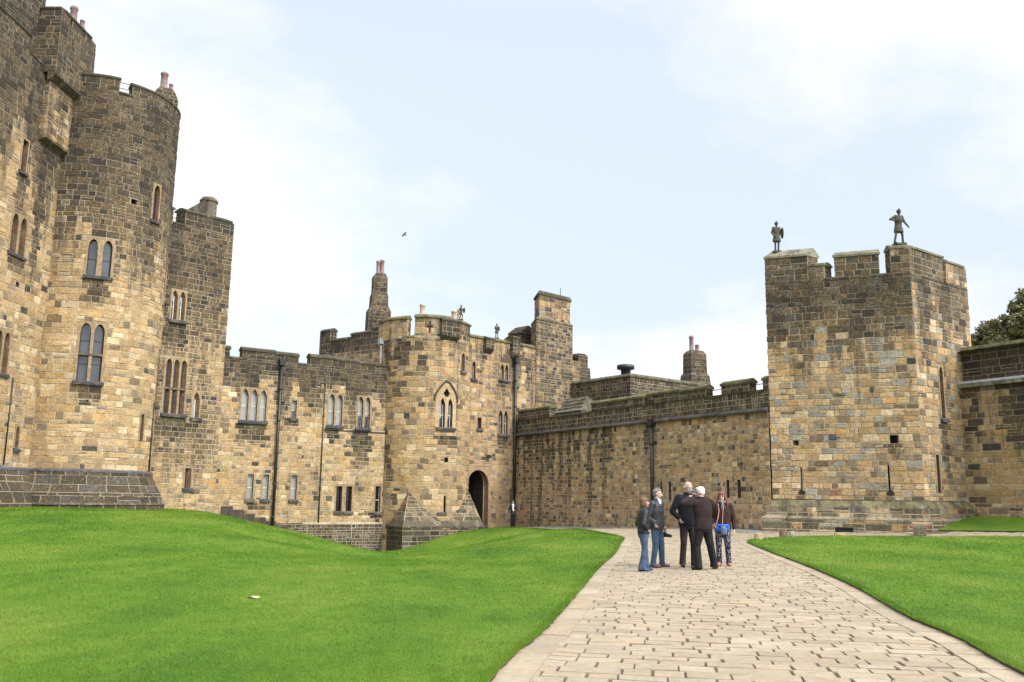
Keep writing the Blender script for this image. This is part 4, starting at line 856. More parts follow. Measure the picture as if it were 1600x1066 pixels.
for (x,y,u,v,w,h) in ca:
    g=R.uniform(.001,.007); gv=R.uniform(.001,.006); J=lambda:R.uniform(-.009,.009)
    cs=[O_+du*(u+g+J())+dv*(v+gv+J()),O_+du*(u+w-g+J())+dv*(v+gv+J()),O_+du*(u+w-g+J())+dv*(v+h-gv+J()),O_+du*(u+g+J())+dv*(v+h-gv+J())]
    stone_block([(q.x,q.y) for q in cs],.018+R.uniform(-.003,.004),.012)
V=np.array(V); V[:,2]+=hz(V[:,0],V[:,1]); VP=V.tolist(); FP=list(F_); CP=list(C_)
V=[];F_=[];C_=[]
def band(line,side):
    pts=resample([tuple(p) for p in line],.05,False); i=0
    while i<len(pts)-4:
        n=R.randint(12,26); j=min(len(pts)-1,i+n); a=Vector(pts[i]);b=Vector(pts[j])
        if b.y<1 or a.y>54: i=j; continue
        ta=(Vector(pts[min(i+2,len(pts)-1)])-Vector(pts[max(i-2,0)])).normalized(); tb=(Vector(pts[min(j+2,len(pts)-1)])-Vector(pts[max(j-2,0)])).normalized()
        na=Vector((ta.y,-ta.x))*side; nb=Vector((tb.y,-tb.x))*side; g=.006
        p=[a+ta*g-na*.06,b-tb*g-nb*.06,b-tb*g+nb*BW,a+ta*g+na*BW]
        if side>0: p=p[::-1]
        stone_block([(q.x,q.y) for q in p],.026,.004); i=j
band(bandL,1); band(bandR,-1)
V=np.array(V); V[:,2]+=hz(V[:,0],V[:,1]); o0=len(VP); VP+=V.tolist(); FP+=[tuple(i+o0 for i in f) for f in F_]; CP+=C_
me=bpy.data.meshes.new('path'); me.from_pydata(VP,[],FP); me.materials.append(M['sett']); a=me.color_attributes.new('col','FLOAT_COLOR','POINT'); a.data.foreach_set('color',np.array(CP,dtype=np.float32).ravel()); me.update()
o=bpy.data.objects.new('path',me); COL.objects.link(o); o['kind']='structure'
# joint bed under the setts
flat_poly('path_bed',[(x+.02,y) for x,y in PAVE],'bed',.004,.8,1.5,0)
# ---- grass blades on the lawns (nearest ground gets real blades)
def blades(poly,N,ymin,ymax,name,edge=False,pts=None):
    if pts is None:
        Y=ymin*(ymax/ymin)**NR.rand(N); X=(NR.rand(N)*2-1)*1.05*Y
        m=inpoly(X,Y,poly)&(NR.rand(N)<np.clip((1.05-np.abs(X)/Y)/.42,0,1)); X=X[m];Y=Y[m]
    else: X,Y=pts
    n=len(X); Z=hz(X,Y)+.050; dist=np.hypot(X,Y); k=np.clip(dist/11,.75,4.5)
    th=NR.rand(n)*6.283; w=.0035*k*(.7+.6*NR.rand(n)); h=(.016+.020*NR.rand(n))*np.clip(k**.45,1,1.7)*(1.35 if edge else 1); ph=NR.rand(n)*6.283; ln=h*(.3+.9*NR.rand(n))
    A_=np.c_[X-np.cos(th)*w,Y-np.sin(th)*w,Z]; B_=np.c_[X+np.cos(th)*w,Y+np.sin(th)*w,Z]; T_=np.c_[X+np.cos(ph)*ln,Y+np.sin(ph)*ln,Z+h]
    co=np.stack([A_,B_,T_],1).reshape(-1,3).astype(np.float32)
    me=bpy.data.meshes.new(name); me.vertices.add(3*n); me.vertices.foreach_set('co',co.ravel()); me.loops.add(3*n); me.loops.foreach_set('vertex_index',np.arange(3*n,dtype=np.int32))
    me.polygons.add(n); me.polygons.foreach_set('loop_start',np.arange(0,3*n,3,dtype=np.int32)); me.update(calc_edges=True); me.validate()
    me.materials.append(M['blade']); o=bpy.data.objects.new(name,me); COL.objects.link(o); return o
o=blades(LEFT,1350000,5.0,60,'grass'); tag(o,'short mown grass covering the left mound lawn','grass',None,'stuff')
o=blades(RIGHT,800000,5.0,40,'grass'); tag(o,'short mown grass covering the right lawn','grass',None,'stuff')
def edge_pts(line,n,inw,side):
    seg=[(a,b) for a,b in zip(line,line[1:]) if b.y>5]; ls=np.array([(b-a).length/max(6,a.y) for a,b in seg]); idx=NR.choice(len(seg),n,p=ls/ls.sum()); t=NR.rand(n)
    a=np.array([tuple(s[0]) for s in seg])[idx]; b=np.array([tuple(s[1]) for s in seg])[idx]; q=a+(b-a)*t[:,None]; d=(b-a)/np.linalg.norm(b-a,axis=1)[:,None]; nn=np.c_[d[:,1],-d[:,0]]*side
    q=q+nn*(np.abs(NR.randn(n,1))*inw-.015); return q[:,0],q[:,1]
o=blades(None,0,0,0,'edge_grass',True,edge_pts([Vector(p) for p in shift(LE,-.05)],26000,.045,-1)); tag(o,'longer grass fringe overhanging the left path edge','grass',None,'stuff')
o=blades(None,0,0,0,'edge_grass',True,edge_pts([Vector(p) for p in shift(REn,.035)][:60],30000,.045,1)); tag(o,'longer grass fringe overhanging the right path edge','grass',None,'stuff')
# ================================================================ SMALL STONES
def block_stone(x,y,s,rz,col,label,gname='kerb_stone',grp='low marker stones along the far lawn edge'):
    mb=MB(); z=gz(x,y); k=R.random()
    vs=[]
    for lv,(t,zz) in enumerate(((1,-.08),(1.02,.4),(.97,.85),(.80,1.0))):
        for i in range(8):
            a=i*math.pi/4+.39; rr=1/max(abs(math.cos(a)),abs(math.sin(a)))*.5*t*R.uniform(.93,1.05); X,Y=math.cos(a)*rr*s[0],math.sin(a)*rr*s[1]
            vs.append((x+X*math.cos(rz)-Y*math.sin(rz),y+X*math.sin(rz)+Y*math.cos(rz),z+zz*s[2]*R.uniform(.97,1.03)))
    fs=[(l*8+i,l*8+(i+1)%8,(l+1)*8+(i+1)%8,(l+1)*8+i) for l in range(3) for i in range(8)]+[tuple(24+i for i in range(8))]
    mb.add(vs,fs,col); o=mb.obj(gname,'stone',None); me=o.data
    cx,cy,cz=x,y,z
    me.transform(Matrix.Translation((-cx,-cy,-cz))); o.location=(cx,cy,cz)
    return tag(o,label,'stone',grp)
block_stone(9.45,34.75,(.30,.24,.30),.3,(.38,.30,.17,.3),'tan marker stone nearest the group, at the tip of the right lawn')
block_stone(11.05,36.85,(.34,.24,.27),.2,(.13,.09,.07,.3),'dark brown squared marker stone, second along the right lawn edge')
block_stone(11.42,36.98,(.22,.22,.26),.5,(.33,.31,.25,.3),'small grey marker stone touching the dark brown one')
block_stone(13.6,37.6,(.46,.3,.16),.1,(.36,.28,.16,.3),'flat low tan marker stone in front of the square tower grille')
block_stone(16.8,37.4,(.55,.42,.42),.5,(.23,.21,.15,.5),'largest lichened marker stone near the corner of the square tower')
mb=MB(); z=gz(-3.54,12.94)+.075
vs=[(-3.54+.09*math.cos(a)*R.uniform(.8,1.15),12.94+.05*math.sin(a)*R.uniform(.8,1.15),z+.012*math.sin(a*2)) for a in [i*.5236 for i in range(12)]]+[(-3.54,12.94,z+.02),(-3.54,12.94,z-.02)]
mb.add([(p[0]+3.54,p[1]-12.94,p[2]-z) for p in vs],[(i,(i+1)%12,12) for i in range(12)]+[((i+1)%12,i,13) for i in range(12)],(.42,.36,.22,0)); o=mb.obj('dead_leaf','leafdry',None); o.location=(-3.54,12.94,z); tag(o,'pale curled dead leaf lying on the left lawn','leaf')
# ================================================================ TREES
def leafmat(name,a,b_):
    m,nt,b=newmat(name); P=worldpos(nt); n=tex_noise(nt,.9,4,.6,P); n2=tex_noise(nt,13,2,.6,P)
    x=mixc(nt,1,ramp(nt,n.outputs[0],[(.35,a),(.65,b_)]).outputs[0],ramp(nt,n2.outputs[0],[(.3,.55),(.7,1.45)]).outputs[0],'MULTIPLY'); L(nt,x,b.inputs['Base Color']); b.inputs['Roughness'].default_value=.55
    t=nd(nt,'ShaderNodeBsdfTranslucent'); L(nt,x,t.inputs['Color']); ms=nd(nt,'ShaderNodeMixShader'); ms.inputs[0].default_value=.25; L(nt,b.outputs[0],ms.inputs[1]); L(nt,t.outputs[0],ms.inputs[2]); L(nt,ms.outputs[0],nt.nodes['Material Output'].inputs['Surface']); return m
M['leaf']=leafmat('leaf_olive',(.085,.100,.030),(.19,.18,.065)); M['leaf2']=leafmat('leaf_dull',(.09,.09,.035),(.17,.14,.06)); M['bark']=simple('bark',(.08,.06,.045),.9,0,.3,6,.02)
def tree(x,y,zb,H_,blobs,label,mat,nleaf=26000,ls=.17):
    t=thing('broadleaf_tree',label,'tree',(x,y,zb),'trees behind the outer wall')
    mb=MB(); tube(mb,[(x,y,zb-.3),(x+.1,y,zb+H_*.3),(x-.1,y+.1,zb+H_*.55),(x,y,zb+H_*.85)],.42,10,(.1,.1,.1,0),.08)
    for (bx,by,bz,br) in blobs: tube(mb,[(x,y,zb+H_*R.uniform(.3,.5)),((x+bx)/2+R.uniform(-.3,.3),(y+by)/2,(zb+H_*.5+bz)/2),(bx,by,bz)],.16,7,(.1,.1,.1,0),.03)
    mb.obj('trunk','bark',t,True)
    n=nleaf; cl=[]
    for (bx,by,bz,br) in blobs:
        for i in range(46):
            d=NR.randn(3); d/=np.linalg.norm(d); rr=br*(.45+.6*NR.rand()); cl.append((bx+d[0]*rr,by+d[1]*rr,bz+d[2]*rr*.85,br*(.13+.15*NR.rand())))
    cl=np.array(cl); idx=NR.randint(0,len(cl),n); d=NR.randn(n,3); d/=np.linalg.norm(d,axis=1)[:,None]; c=cl[idx,:3]+d*cl[idx,3:4]*(NR.rand(n,1)**.4)*np.array([1.3,1.3,.8])
    a=NR.randn(n,3); a[:,2]*=.6; a/=np.linalg.norm(a,axis=1)[:,None]; b_=np.cross(a,NR.randn(n,3)); b_/=np.linalg.norm(b_,axis=1)[:,None]; s=ls*(.6+.8*NR.rand(n,1))
    co=np.stack([c-a*s*.5,c+b_*s*.32,c+a*s*.5,c-b_*s*.32],1).reshape(-1,3)-np.array([x,y,zb]); co=co.astype(np.float32)
    me=bpy.data.meshes.new('crown'); me.vertices.add(4*n); me.vertices.foreach_set('co',co.ravel()); me.loops.add(4*n); me.loops.foreach_set('vertex_index',np.arange(4*n,dtype=np.int32)); me.polygons.add(n); me.polygons.foreach_set('loop_start',np.arange(0,4*n,4,dtype=np.int32)); me.update(calc_edges=True)
    me.materials.append(M[mat]); o=bpy.data.objects.new('crown',me); COL.objects.link(o); o.parent=t
def blobs(cx,cy,cz,rx,rz_,n,br):
    out=[]
    for i in range(n):
        a=NR.rand()*6.28; r=NR.rand()**.5*rx; h=NR.randn()*.4; out.append((cx+r*math.cos(a),cy+r*math.sin(a)*.8,cz+rz_*max(-1,min(1,h+ (1-r/rx)*.5)),br*(.7+.6*NR.rand())))
    return out
tree(35.9,60,.8,13.5,[(34.0,60,11.6,1.9),(35.4,59.5,13.6,2.0),(37.2,60,13.2,2.2),(34.4,61,13.0,1.5),(36.2,60.5,11.6,2.2),(33.0,60,10.4,1.6),(38.2,60,11.2,2.2),(34.8,59,10.2,1.8),(36.0,60,14.9,1.6),(37.8,61,15.2,1.6),(40.2,60,12.5,2.2)],'large dense olive-green tree rising highest above the outer wall','leaf',60000,.19)
tree(32.0,64,.6,13,[(33.4,64,12.2,1.4),(34.6,64,13.4,1.4),(35.6,64,13.8,1.4),(33.0,64,10.8,1.4),(34.8,64,11.4,1.7),(33.9,64,12.9,1.0)],'smaller duller tree squeezed between square tower and larger tree','leaf2',26000,.18)
# ================================================================ BIRD
t=Vector((-7.6,60,19.4))
bd=thing('bird','small dark bird gliding in the sky above the gatehouse chimney','bird',tuple(t))
mb=MB(); lathe_pts=[]
tube(mb,[t+Vector((-.02,-.05,-.0)),t+Vector((.04,.0,-.02)),t+Vector((.12,.02,-.05)),t+Vector((.19,.04,-.07))],.05,8,(0,0,0,0),.02)
for s,p in ((1,[(0.02,0,0),(.07,.1,.13),(.13,.1,.22)]),(-1,[(0.02,0,0),(-.06,-.1,-.10),(-.10,-.1,-.22)])):
    q=[t+Vector(v) for v in p]; w=Vector((.05,0,-.03)); 
    for a,b,wa,wb in ((q[0],q[1],1.2,1.0),(q[1],q[2],1.0,.3)):
        n=Vector((0,.012,0)); mb.add([tuple(a-w*wa),tuple(a+w*wa),tuple(b+w*wb),tuple(b-w*wb),tuple(a-w*wa+n),tuple(a+w*wa+n),tuple(b+w*wb+n),tuple(b-w*wb+n)],[(0,1,2,3),(7,6,5,4),(0,4,5,1),(1,5,6,2),(2,6,7,3),(3,7,4,0)],(0,0,0,0))
mb.obj('body',simple('feather',(.03,.032,.04),.7),bd)
# floodlight on the square tower
fp=tw.G(8.42,4.35,.12); fl=thing('floodlight','small black floodlight bracketed to the middle of the square tower front','lamp',fp)
mb=MB(); n=tw.n[1]; a=math.atan2(n.y,n.x)+math.pi/2; box(mb,(fp[0]+n.x*.15,fp[1]+n.y*.15,fp[2]-.10),(.34,.12,.24),a,(0,0,0,0),.9); mb.obj('lamp_body','iron',fl)
mb=MB(); box(mb,(fp[0]+n.x*.22,fp[1]+n.y*.22,fp[2]-.07),(.27,.02,.18),a); mb.obj('lens','glass',fl)
mb=MB(); tube(mb,[tw.G(8.7,4.42,.0),(fp[0]+n.x*.1,fp[1]+n.y*.1,fp[2]+.03)],.025,6); mb.obj('bracket','iron',fl)
fp=gf.G(1.75+O2,4.15,.2); fl=thing('floodlight','tiny dark wall lamp above the arched gatehouse doorway','lamp',fp)
mb=MB(); box(mb,(fp[0],fp[1],fp[2]-.1),(.34,.16,.2),.7,(0,0,0,0),.8); mb.obj('lamp_body','iron',fl); mb=MB(); tube(mb,[gf.G(1.75+O2,4.15,0),fp],.03,6); mb.obj('bracket','iron',fl)
# ================================================================ PEOPLE AND STATUES
def cloth(name,col,rough=.9,bmp=.006,scale=9,quilt=0,spots=None,fade=None):
    m,nt,b=newmat(name); P=nd(nt,'ShaderNodeTexCoord').outputs['Object']; n=tex_noise(nt,scale,5,.65,P); c=mixc(nt,1,col,ramp(nt,n.outputs[0],[(.3,.7),(.7,1.35)]).outputs[0],'MULTIPLY')
    if fade: n3=tex_noise(nt,5,3,.6,P); c=mixc(nt,ramp(nt,n3.outputs[0],[(.4,0.),(.65,.8)]).outputs[0],c,fade)
    if spots:
        v=nd(nt,'ShaderNodeTexVoronoi'); v.inputs['Scale'].default_value=34; L(nt,P,v.inputs['Vector']); c=mixc(nt,ramp(nt,v.outputs['Distance'],[(.22,1.),(.34,0.)]).outputs[0],c,spots)
    L(nt,c,b.inputs['Base Color']); b.inputs['Roughness'].default_value=rough; b.inputs['Specular IOR Level'].default_value=.3
    if quilt:
        w=nd(nt,'ShaderNodeTexWave',bands_direction='Z',wave_profile='SIN'); w.inputs['Scale'].default_value=quilt; w.inputs['Distortion'].default_value=.8; L(nt,P,w.inputs['Vector']); bump(nt,b,w.outputs['Fac'],.45,.005)
    else:
        mp=nd(nt,'ShaderNodeMapping'); mp.inputs['Scale'].default_value=(1,1,.5); L(nt,P,mp.inputs['Vector']); n2=tex_noise(nt,9,3,.5,mp.outputs[0]); bump(nt,b,n2.outputs[0],.8,.03)
    return m
M['skin']=simple('skin',(.47,.295,.225),.55,0,.12,12,0,.4)
M['puffer']=cloth('quilted_black',(.018,.019,.022),.38,quilt=6.2); M['puffer2']=cloth('quilted_charcoal',(.024,.027,.034),.42,quilt=5.6)
M['fleece_navy']=cloth('fleece_navy',(.008,.0095,.015),.95); M['fleece_maroon']=cloth('fleece_maroon',(.019,.0105,.0115),.95); M['fleece_brown']=cloth('jacket_brown',(.033,.0145,.0135),.95)
M['denim']=cloth('denim',(.035,.055,.10),.9,fade=(.085,.125,.20)); M['denim2']=cloth('denim_dark',(.03,.06,.10),.9,fade=(.065,.12,.19)); M['trouser_brown']=cloth('trouser_brown',(.026,.019,.017),.9); M['trouser_black']=cloth('trouser_black',(.010,.009,.010),.9)
M['floral']=cloth('floral_print',(.014,.015,.035),.9,spots=(.50,.50,.52)); M['shirt']=cloth('shirt_white',(.62,.63,.66),.9); M['scarf']=cloth('scarf_grey',(.19,.17,.17),.95,spots=(.1,.1,.12))
M['hair_brown']=simple('hair_brown',(.11,.055,.030),.6,0,.4,30,.01); M['hair_grey']=simple('hair_grey',(.14,.125,.115),.7,0,.4,40,.01); M['hair_white']=simple('hair_white',(.68,.68,.68),.7,0,.15,40,.01); M['hair_red']=simple('hair_red',(.12,.032,.019),.55,0,.4,30,.01); M['hair_dark']=simple('hair_dark',(.03,.02,.016),.6,0,.3,30)
M['leather_brown']=simple('shoe_brown',(.12,.065,.045),.5); M['leather_black']=simple('shoe_black',(.015,.014,.014),.5); M['shoe_tan']=simple('shoe_tan',(.42,.17,.10),.5); M['shoe_blue']=simple('shoe_blue',(.03,.06,.11),.6); M['sole']=simple('sole',(.5,.5,.5),.7)
M['eye']=simple('eye_dark',(.02,.015,.012),.2); M['lip']=simple('lip',(.36,.13,.11),.5); M['bluebag']=cloth('bag_blue',(.02,.10,.50),.7); M['pouch']=cloth('pouch_slate',(.11,.13,.20),.7); M['strap']=simple('strap_pink',(.42,.26,.22),.8); M['blackplastic']=simple('black_plastic',(.012,.012,.013),.35)
M['statue']=simple('weathered_stone_figure',(.055,.056,.036),.9,0,.5,7,.02)
class Fig:
    def __init__(s,loc,H_,rz): s.loc=Vector(loc); s.k=H_/1.75; s.R=Matrix.Rotation(rz,3,'Z')
    def T(s,p): return tuple(s.loc+s.R@(Vector(p)*s.k))
def f_limb(mb,F_,p0,p1,r0,r1,seg=14,e=1.0):
    p0=Vector(p0);p1=Vector(p1);d=(p1-p0); l=d.length; d.normalize(); up=Vector((0,0,1)) if abs(d.z)<.9 else Vector((0,1,0)); x=d.cross(up).normalized(); y=d.cross(x)
    prof=[(-r0*.98,.10),(-r0*.7,.70),(0,1)]; rings=[]
    for o,f in ((-.95,.28),(-.6,.8),(0,1)): rings.append((p0+d*(o*r0),r0*f))
    rings.append(((p0+p1)/2,(r0+r1)/2))
    for o,f in ((0,1),(.6,.8),(.95,.28)): rings.append((p1+d*(o*r1),r1*f))
    vs=[F_.T(c+(x*math.cos(6.2832*k/seg)+y*math.sin(6.2832*k/seg)*e)*r) for c,r in rings for k in range(seg)]; n=len(rings)
    fs=[(i*seg+k,i*seg+(k+1)%seg,(i+1)*seg+(k+1)%seg,(i+1)*seg+k) for i in range(n-1) for k in range(seg)]+[tuple(range(seg))[::-1],tuple((n-1)*seg+k for k in range(seg))]
    mb.add(vs,fs,(0,0,0,0))
def f_rings(mb,F_,rings,seg=20,yaw=0):
    """rings: (x,y,z,rx,ry) closed loft"""
    vs=[]
    for (x,y,z,rx,ry) in rings:
        for k in range(seg):
            a=6.2832*k/seg; X,Y=rx*math.cos(a),ry*math.sin(a); vs.append(F_.T((x+X*math.cos(yaw)-Y*math.sin(yaw),y+X*math.sin(yaw)+Y*math.cos(yaw),z)))
    n=len(rings); fs=[(i*seg+k,i*seg+(k+1)%seg,(i+1)*seg+(k+1)%seg,(i+1)*seg+k) for i in range(n-1) for k in range(seg)]+[tuple(range(seg))[::-1],tuple((n-1)*seg+k for k in range(seg))]
    mb.add(vs,fs,(0,0,0,0))
def f_ell(mb,F_,c,r,rot=None,seg=16,rg_=10):
    vs=[];c=Vector(c)
    for i in range(1,rg_):
        t=math.pi*i/rg_
        for k in range(seg):
            a=6.2832*k/seg; v=Vector((r[0]*math.sin(t)*math.cos(a),r[1]*math.sin(t)*math.sin(a),r[2]*math.cos(t)))
            if rot is not None: v=rot@v
            vs.append(F_.T(c+v))
    tp=Vector((0,0,r[2]));bt=Vector((0,0,-r[2]))
    if rot is not None: tp=rot@tp;bt=rot@bt
    vs+=[F_.T(c+tp),F_.T(c+bt)]; n=rg_-1
    fs=[(i*seg+k,(i+1)*seg+k,(i+1)*seg+(k+1)%seg,i*seg+(k+1)%seg) for i in range(n-1) for k in range(seg)]+[(n*seg,k,(k+1)%seg) for k in range(seg)]+[(n*seg+1,(n-1)*seg+(k+1)%seg,(n-1)*seg+k) for k in range(seg)]
    mb.add(vs,fs,(0,0,0,0))
def remesh(mb,name,mat,parent,vox=.011,sm_=4):
    o=mb.obj(name,mat,parent)
    md=o.modifiers.new('Remesh','REMESH'); md.mode='VOXEL'; md.voxel_size=vox; md.use_smooth_shade=True
    if sm_: s=o.modifiers.new('Smooth','SMOOTH'); s.iterations=sm_; s.factor=.5
    return o
def hand(mb,F_,wr,d,palm_n,side,curl=.5,k=1.0):
    """wr wrist, d direction fingers point, palm_n palm normal; side: thumb direction"""
    d=Vector(d).normalized(); n=Vector(palm_n); n=(n-d*n.dot(d)).normalized(); s=Vector(side); s=(s-d*s.dot(d)-n*s.dot(n)).normalized(); wr=Vector(wr)
    rot=Matrix((s,n,d)).transposed(); f_ell(mb,F_,wr+d*.05,(.041,.018,.055),rot,12,8)
    for i,(off,ln) in enumerate(((.030,.072),(.010,.080),(-.011,.074),(-.030,.058))):
        a=wr+d*.088+s*off; d1=(d*math.cos(curl*.7)+n*math.sin(curl*.7)); b=a+d1*ln*.5; d2=(d*math.cos(curl*1.8)+n*math.sin(curl*1.8)); c=b+d2*ln*.5
        f_limb(mb,F_,a-d*.02,b,.0095,.0088,8); f_limb(mb,F_,b,c,.0088,.0075,8)
    a=wr+d*.030+s*.030; b=a+(s*.55+d*.7+n*.35).normalized()*.045; c=b+(d*.8+s*.1+n*.6).normalized()*.032
    f_limb(mb,F_,a,b,.013,.010,8); f_limb(mb,F_,b,c,.010,.0085,8)
def person(label,loc,H_,rz,P_,cat='person',name='person',group=None):
    F_=Fig(loc,H_,rz); root=thing(name,label,cat,tuple(loc),group)
    g=lambda k,d: P_.get(k,d); lean=Vector(g('lean',(0,0,0)))  # offset of shoulders
    wb=g('bulk',1.0)
    hip={1:Vector((.09,0,.90)),-1:Vector((-.09,0,.90))}; knee={1:Vector(g('kneeL',(.11,-.03,.49))),-1:Vector(g('kneeR',(-.11,-.03,.49)))}; ank={1:Vector(g('ankL',(.12,.02,.085))),-1:Vector(g('ankR',(-.12,.02,.085)))}
    sh={s:Vector((s*.185*wb,0,1.42))+lean for s in (1,-1)}; el={1:Vector(g('elL',(.25,.03,1.13))),-1:Vector(g('elR',(-.25,.03,1.13)))}; wr={1:Vector(g('wrL',(.24,-.06,.88))),-1:Vector(g('wrR',(-.24,-.06,.88)))}
    hc=Vector((0,-.035,1.635))+lean*1.15+Vector(g('head',(0,0,0))); HR=Matrix.Rotation(g('hyaw',0),3,'Z')@Matrix.Rotation(g('hpitch',0),3,'X')
    hp=lambda v: hc+HR@Vector(v)
    # body: one continuous surface (skin)
    b=MB(); lx,ly=lean.x,lean.y
    f_rings(b,F_,[(0,0,.84,.12,.09),(0,0,.95,.14,.095),(lx*.3,ly*.3,1.08,.125,.085),(lx*.7,ly*.7,1.28,.15,.10),(lx,ly,1.40,.14,.08),(lx,ly,1.45,.07,.06)])
    f_limb(b,F_,lean+Vector((0,.0,1.40)),hp((0,.012,-.06)),.058,.052)
    f_ell(b,F_,hp((0,.012,.028)),(.076,.096,.092),HR); f_ell(b,F_,hp((0,-.028,-.045)),(.056,.062,.072),HR); f_ell(b,F_,hp((0,-.062,-.088)),(.028,.026,.022),HR)
    f_limb(b,F_,hp((0,-.086,.012)),hp((0,-.108,-.022)),.009,.015,8); f_ell(b,F_,hp((0,-.078,.03)),(.05,.014,.010),HR,10,6)
    for s in (1,-1): f_ell(b,F_,hp((s*.078,.012,-.008)),(.010,.020,.032),HR,8,6); f_ell(b,F_,hp((s*.036,-.066,-.030)),(.022,.02,.022),HR,8,6)
    for s in (1,-1):
        f_limb(b,F_,sh[s]-Vector((s*.03,0,.02)),el[s],.050,.040); f_limb(b,F_,el[s],wr[s],.038,.026)
        f_limb(b,F_,hip[s],knee[s],.075,.048); f_limb(b,F_,knee[s],ank[s],.046,.034); f_limb(b,F_,ank[s],ank[s]+Vector((0,-.05,-.045)),.030,.022)
        hd=P_.get('handL' if s>0 else 'handR',None) or (wr[s]-el[s],(-s,0,0),(0,-1,0),.6)
        hand(b,F_,wr[s],hd[0],hd[1],hd[2],hd[3])
    remesh(b,'body',g('skin','skin'),root,.0085,2)
    # face
    if g('face',True):
        for s in (1,-1):
            e=MB(); f_ell(e,F_,hp((s*.031,-.0825,.010)),(.013,.007,.0065),HR,8,6); e.obj('eye','eye',root,True)
            e=MB(); f_limb(e,F_,hp((s*.017,-.091,.030)),hp((s*.047,-.083,.031)),.0045,.0035,6); e.obj('eyebrow',g('brow','hair_grey'),root,True)
        e=MB(); f_limb(e,F_,hp((-.020,-.089,-.060)),hp((.020,-.089,-.060)),.0055,.0055,6); e.obj('mouth','lip',root,True)
    # trousers
    if g('trousers',None):
        t=MB(); f_rings(t,F_,[(0,0,.78,.135*wb,.105*wb),(0,.005,.88,.163*wb,.122*wb),(0,0,.96,.155*wb,.112*wb),(0,0,1.02,.15*wb,.108*wb)])
        tw_=g('legw',1.0); fl_=g('flare',.062)
        for s in (1,-1):
            d=(ank[s]-knee[s]); f_limb(t,F_,hip[s]-Vector((s*.005,0,.03)),knee[s],.098*tw_,.070*tw_,e=1.0)
            f_rings(t,F_,[(*(knee[s]+Vector((0,0,.06))),.070*tw_,.074*tw_),(*knee[s],.068*tw_,.072*tw_),(*(knee[s]+d*.5),.062*tw_+.3*(fl_-.062),.066*tw_+.3*(fl_-.062)),(*(knee[s]+d*.85),fl_*.96,fl_*1.05),(ank[s].x,ank[s].y-.008,.040,fl_*1.02,fl_*1.30)])
        remesh(t,'trousers',g('trousers',None),root,.011,3)
    for s in (1,-1):
        a=ank[s]; dr=Vector(g('toeL' if s>0 else 'toeR',(s*.25,-1,0))).normalized(); sd=MB()
        f_ell(sd,F_,a+Vector((0,0,-.025))-dr*.02,(.050,.056,.060)); f_limb(sd,F_,Vector((a.x,a.y,.052))-dr*.04,Vector((a.x,a.y,.040))+dr*.15,.050,.042,12,.85); f_limb(sd,F_,Vector((a.x,a.y,.022))-dr*.05,Vector((a.x,a.y,.022))+dr*.145,.024,.024,10,1.6)
        sh_=remesh(sd,'shoe',g('shoes','leather_black'),root,.009,2)
        if g('sole',None): q=MB(); f_limb(q,F_,Vector((a.x,a.y,.014))-dr*.045,Vector((a.x,a.y,.014))+dr*.14,.014,.014,10,3.3); q.obj('sole',g('sole',None),sh_)
    # jacket
    if g('jacket',None):
        j=MB(); hem=g('hem',.84); hw=g('hemw',.172)*wb
        f_rings(j,F_,[(0,0,hem,hw,.130*wb),(0,0,hem+.05,hw*1.03,.136*wb),(lx*.35,ly*.35,1.08,.170*wb,.130*wb),(lx*.7,ly*.7,1.25,.190*wb,.138*wb),(lx,ly,1.38,.185*wb,.118*wb),(lx,ly+.005,1.445,.145*wb,.088*wb),(lx,ly-.005,1.49,.085,.078),(lx,ly-.012,1.535,.072,.076)])
        for s in (1,-1):
            sl=g('sleeve',1.0); f_limb(j,F_,sh[s]-Vector((s*.025,0,.012)),el[s],.074*sl*wb,.060*sl); f_limb(j,F_,el[s],wr[s]-(wr[s]-el[s]).normalized()*.03,.060*sl,.044*sl)
        remesh(j,'jacket',g('jacket',None),root,.011,4)
    # hair
    hs=g('hair',None)
    if hs:
        kind,hm=hs; h=MB()
        if kind=='short':
            f_ell(h,F_,hp((0,.030,.045)),(.082,.090,.084),HR); f_ell(h,F_,hp((0,.060,-.01)),(.070,.052,.055),HR); f_ell(h,F_,hp((0,-.03,.088)),(.062,.056,.036),HR)
        elif kind=='bald': f_ell(h,F_,hp((0,.048,.004)),(.076,.068,.046),HR); [f_ell(h,F_,hp((s*.068,.034,.012)),(.013,.036,.026),HR,8,6) for s in (1,-1)]
        elif kind=='bob':
            f_ell(h,F_,hp((0,.022,.050)),(.096,.108,.092),HR); f_ell(h,F_,hp((0,.050,-.035)),(.094,.075,.105),HR)
            for s in (1,-1): f_ell(h,F_,hp((s*.076,.00,-.045)),(.028,.055,.085),HR)
            f_ell(h,F_,hp((0,-.072,.068)),(.070,.030,.030),HR)
        elif kind=='long':
            f_ell(h,F_,hp((0,.025,.048)),(.092,.102,.088),HR); f_ell(h,F_,hp((0,.062,-.06)),(.092,.05,.15),HR)
            for s in (1,-1): f_limb(h,F_,hp((s*.078,.0,.02)),hp((s*.105,-.01,-.10)),.030,.036); f_limb(h,F_,hp((s*.105,-.01,-.10)),hp((s*.135,-.015,-.21)),.036,.022)
            f_ell(h,F_,hp((0,-.070,.062)),(.066,.030,.026),HR)
        remesh(h,'hair',hm,root,.009,3)
    if g('beard',None):
        h=MB(); f_ell(h,F_,hp((0,-.040,-.075)),(.056,.052,.042),HR); f_limb(h,F_,hp((-.02,-.094,-.048)),hp((.02,-.094,-.048)),.008,.008,8); h.obj('beard',g('beard',None),root,True)
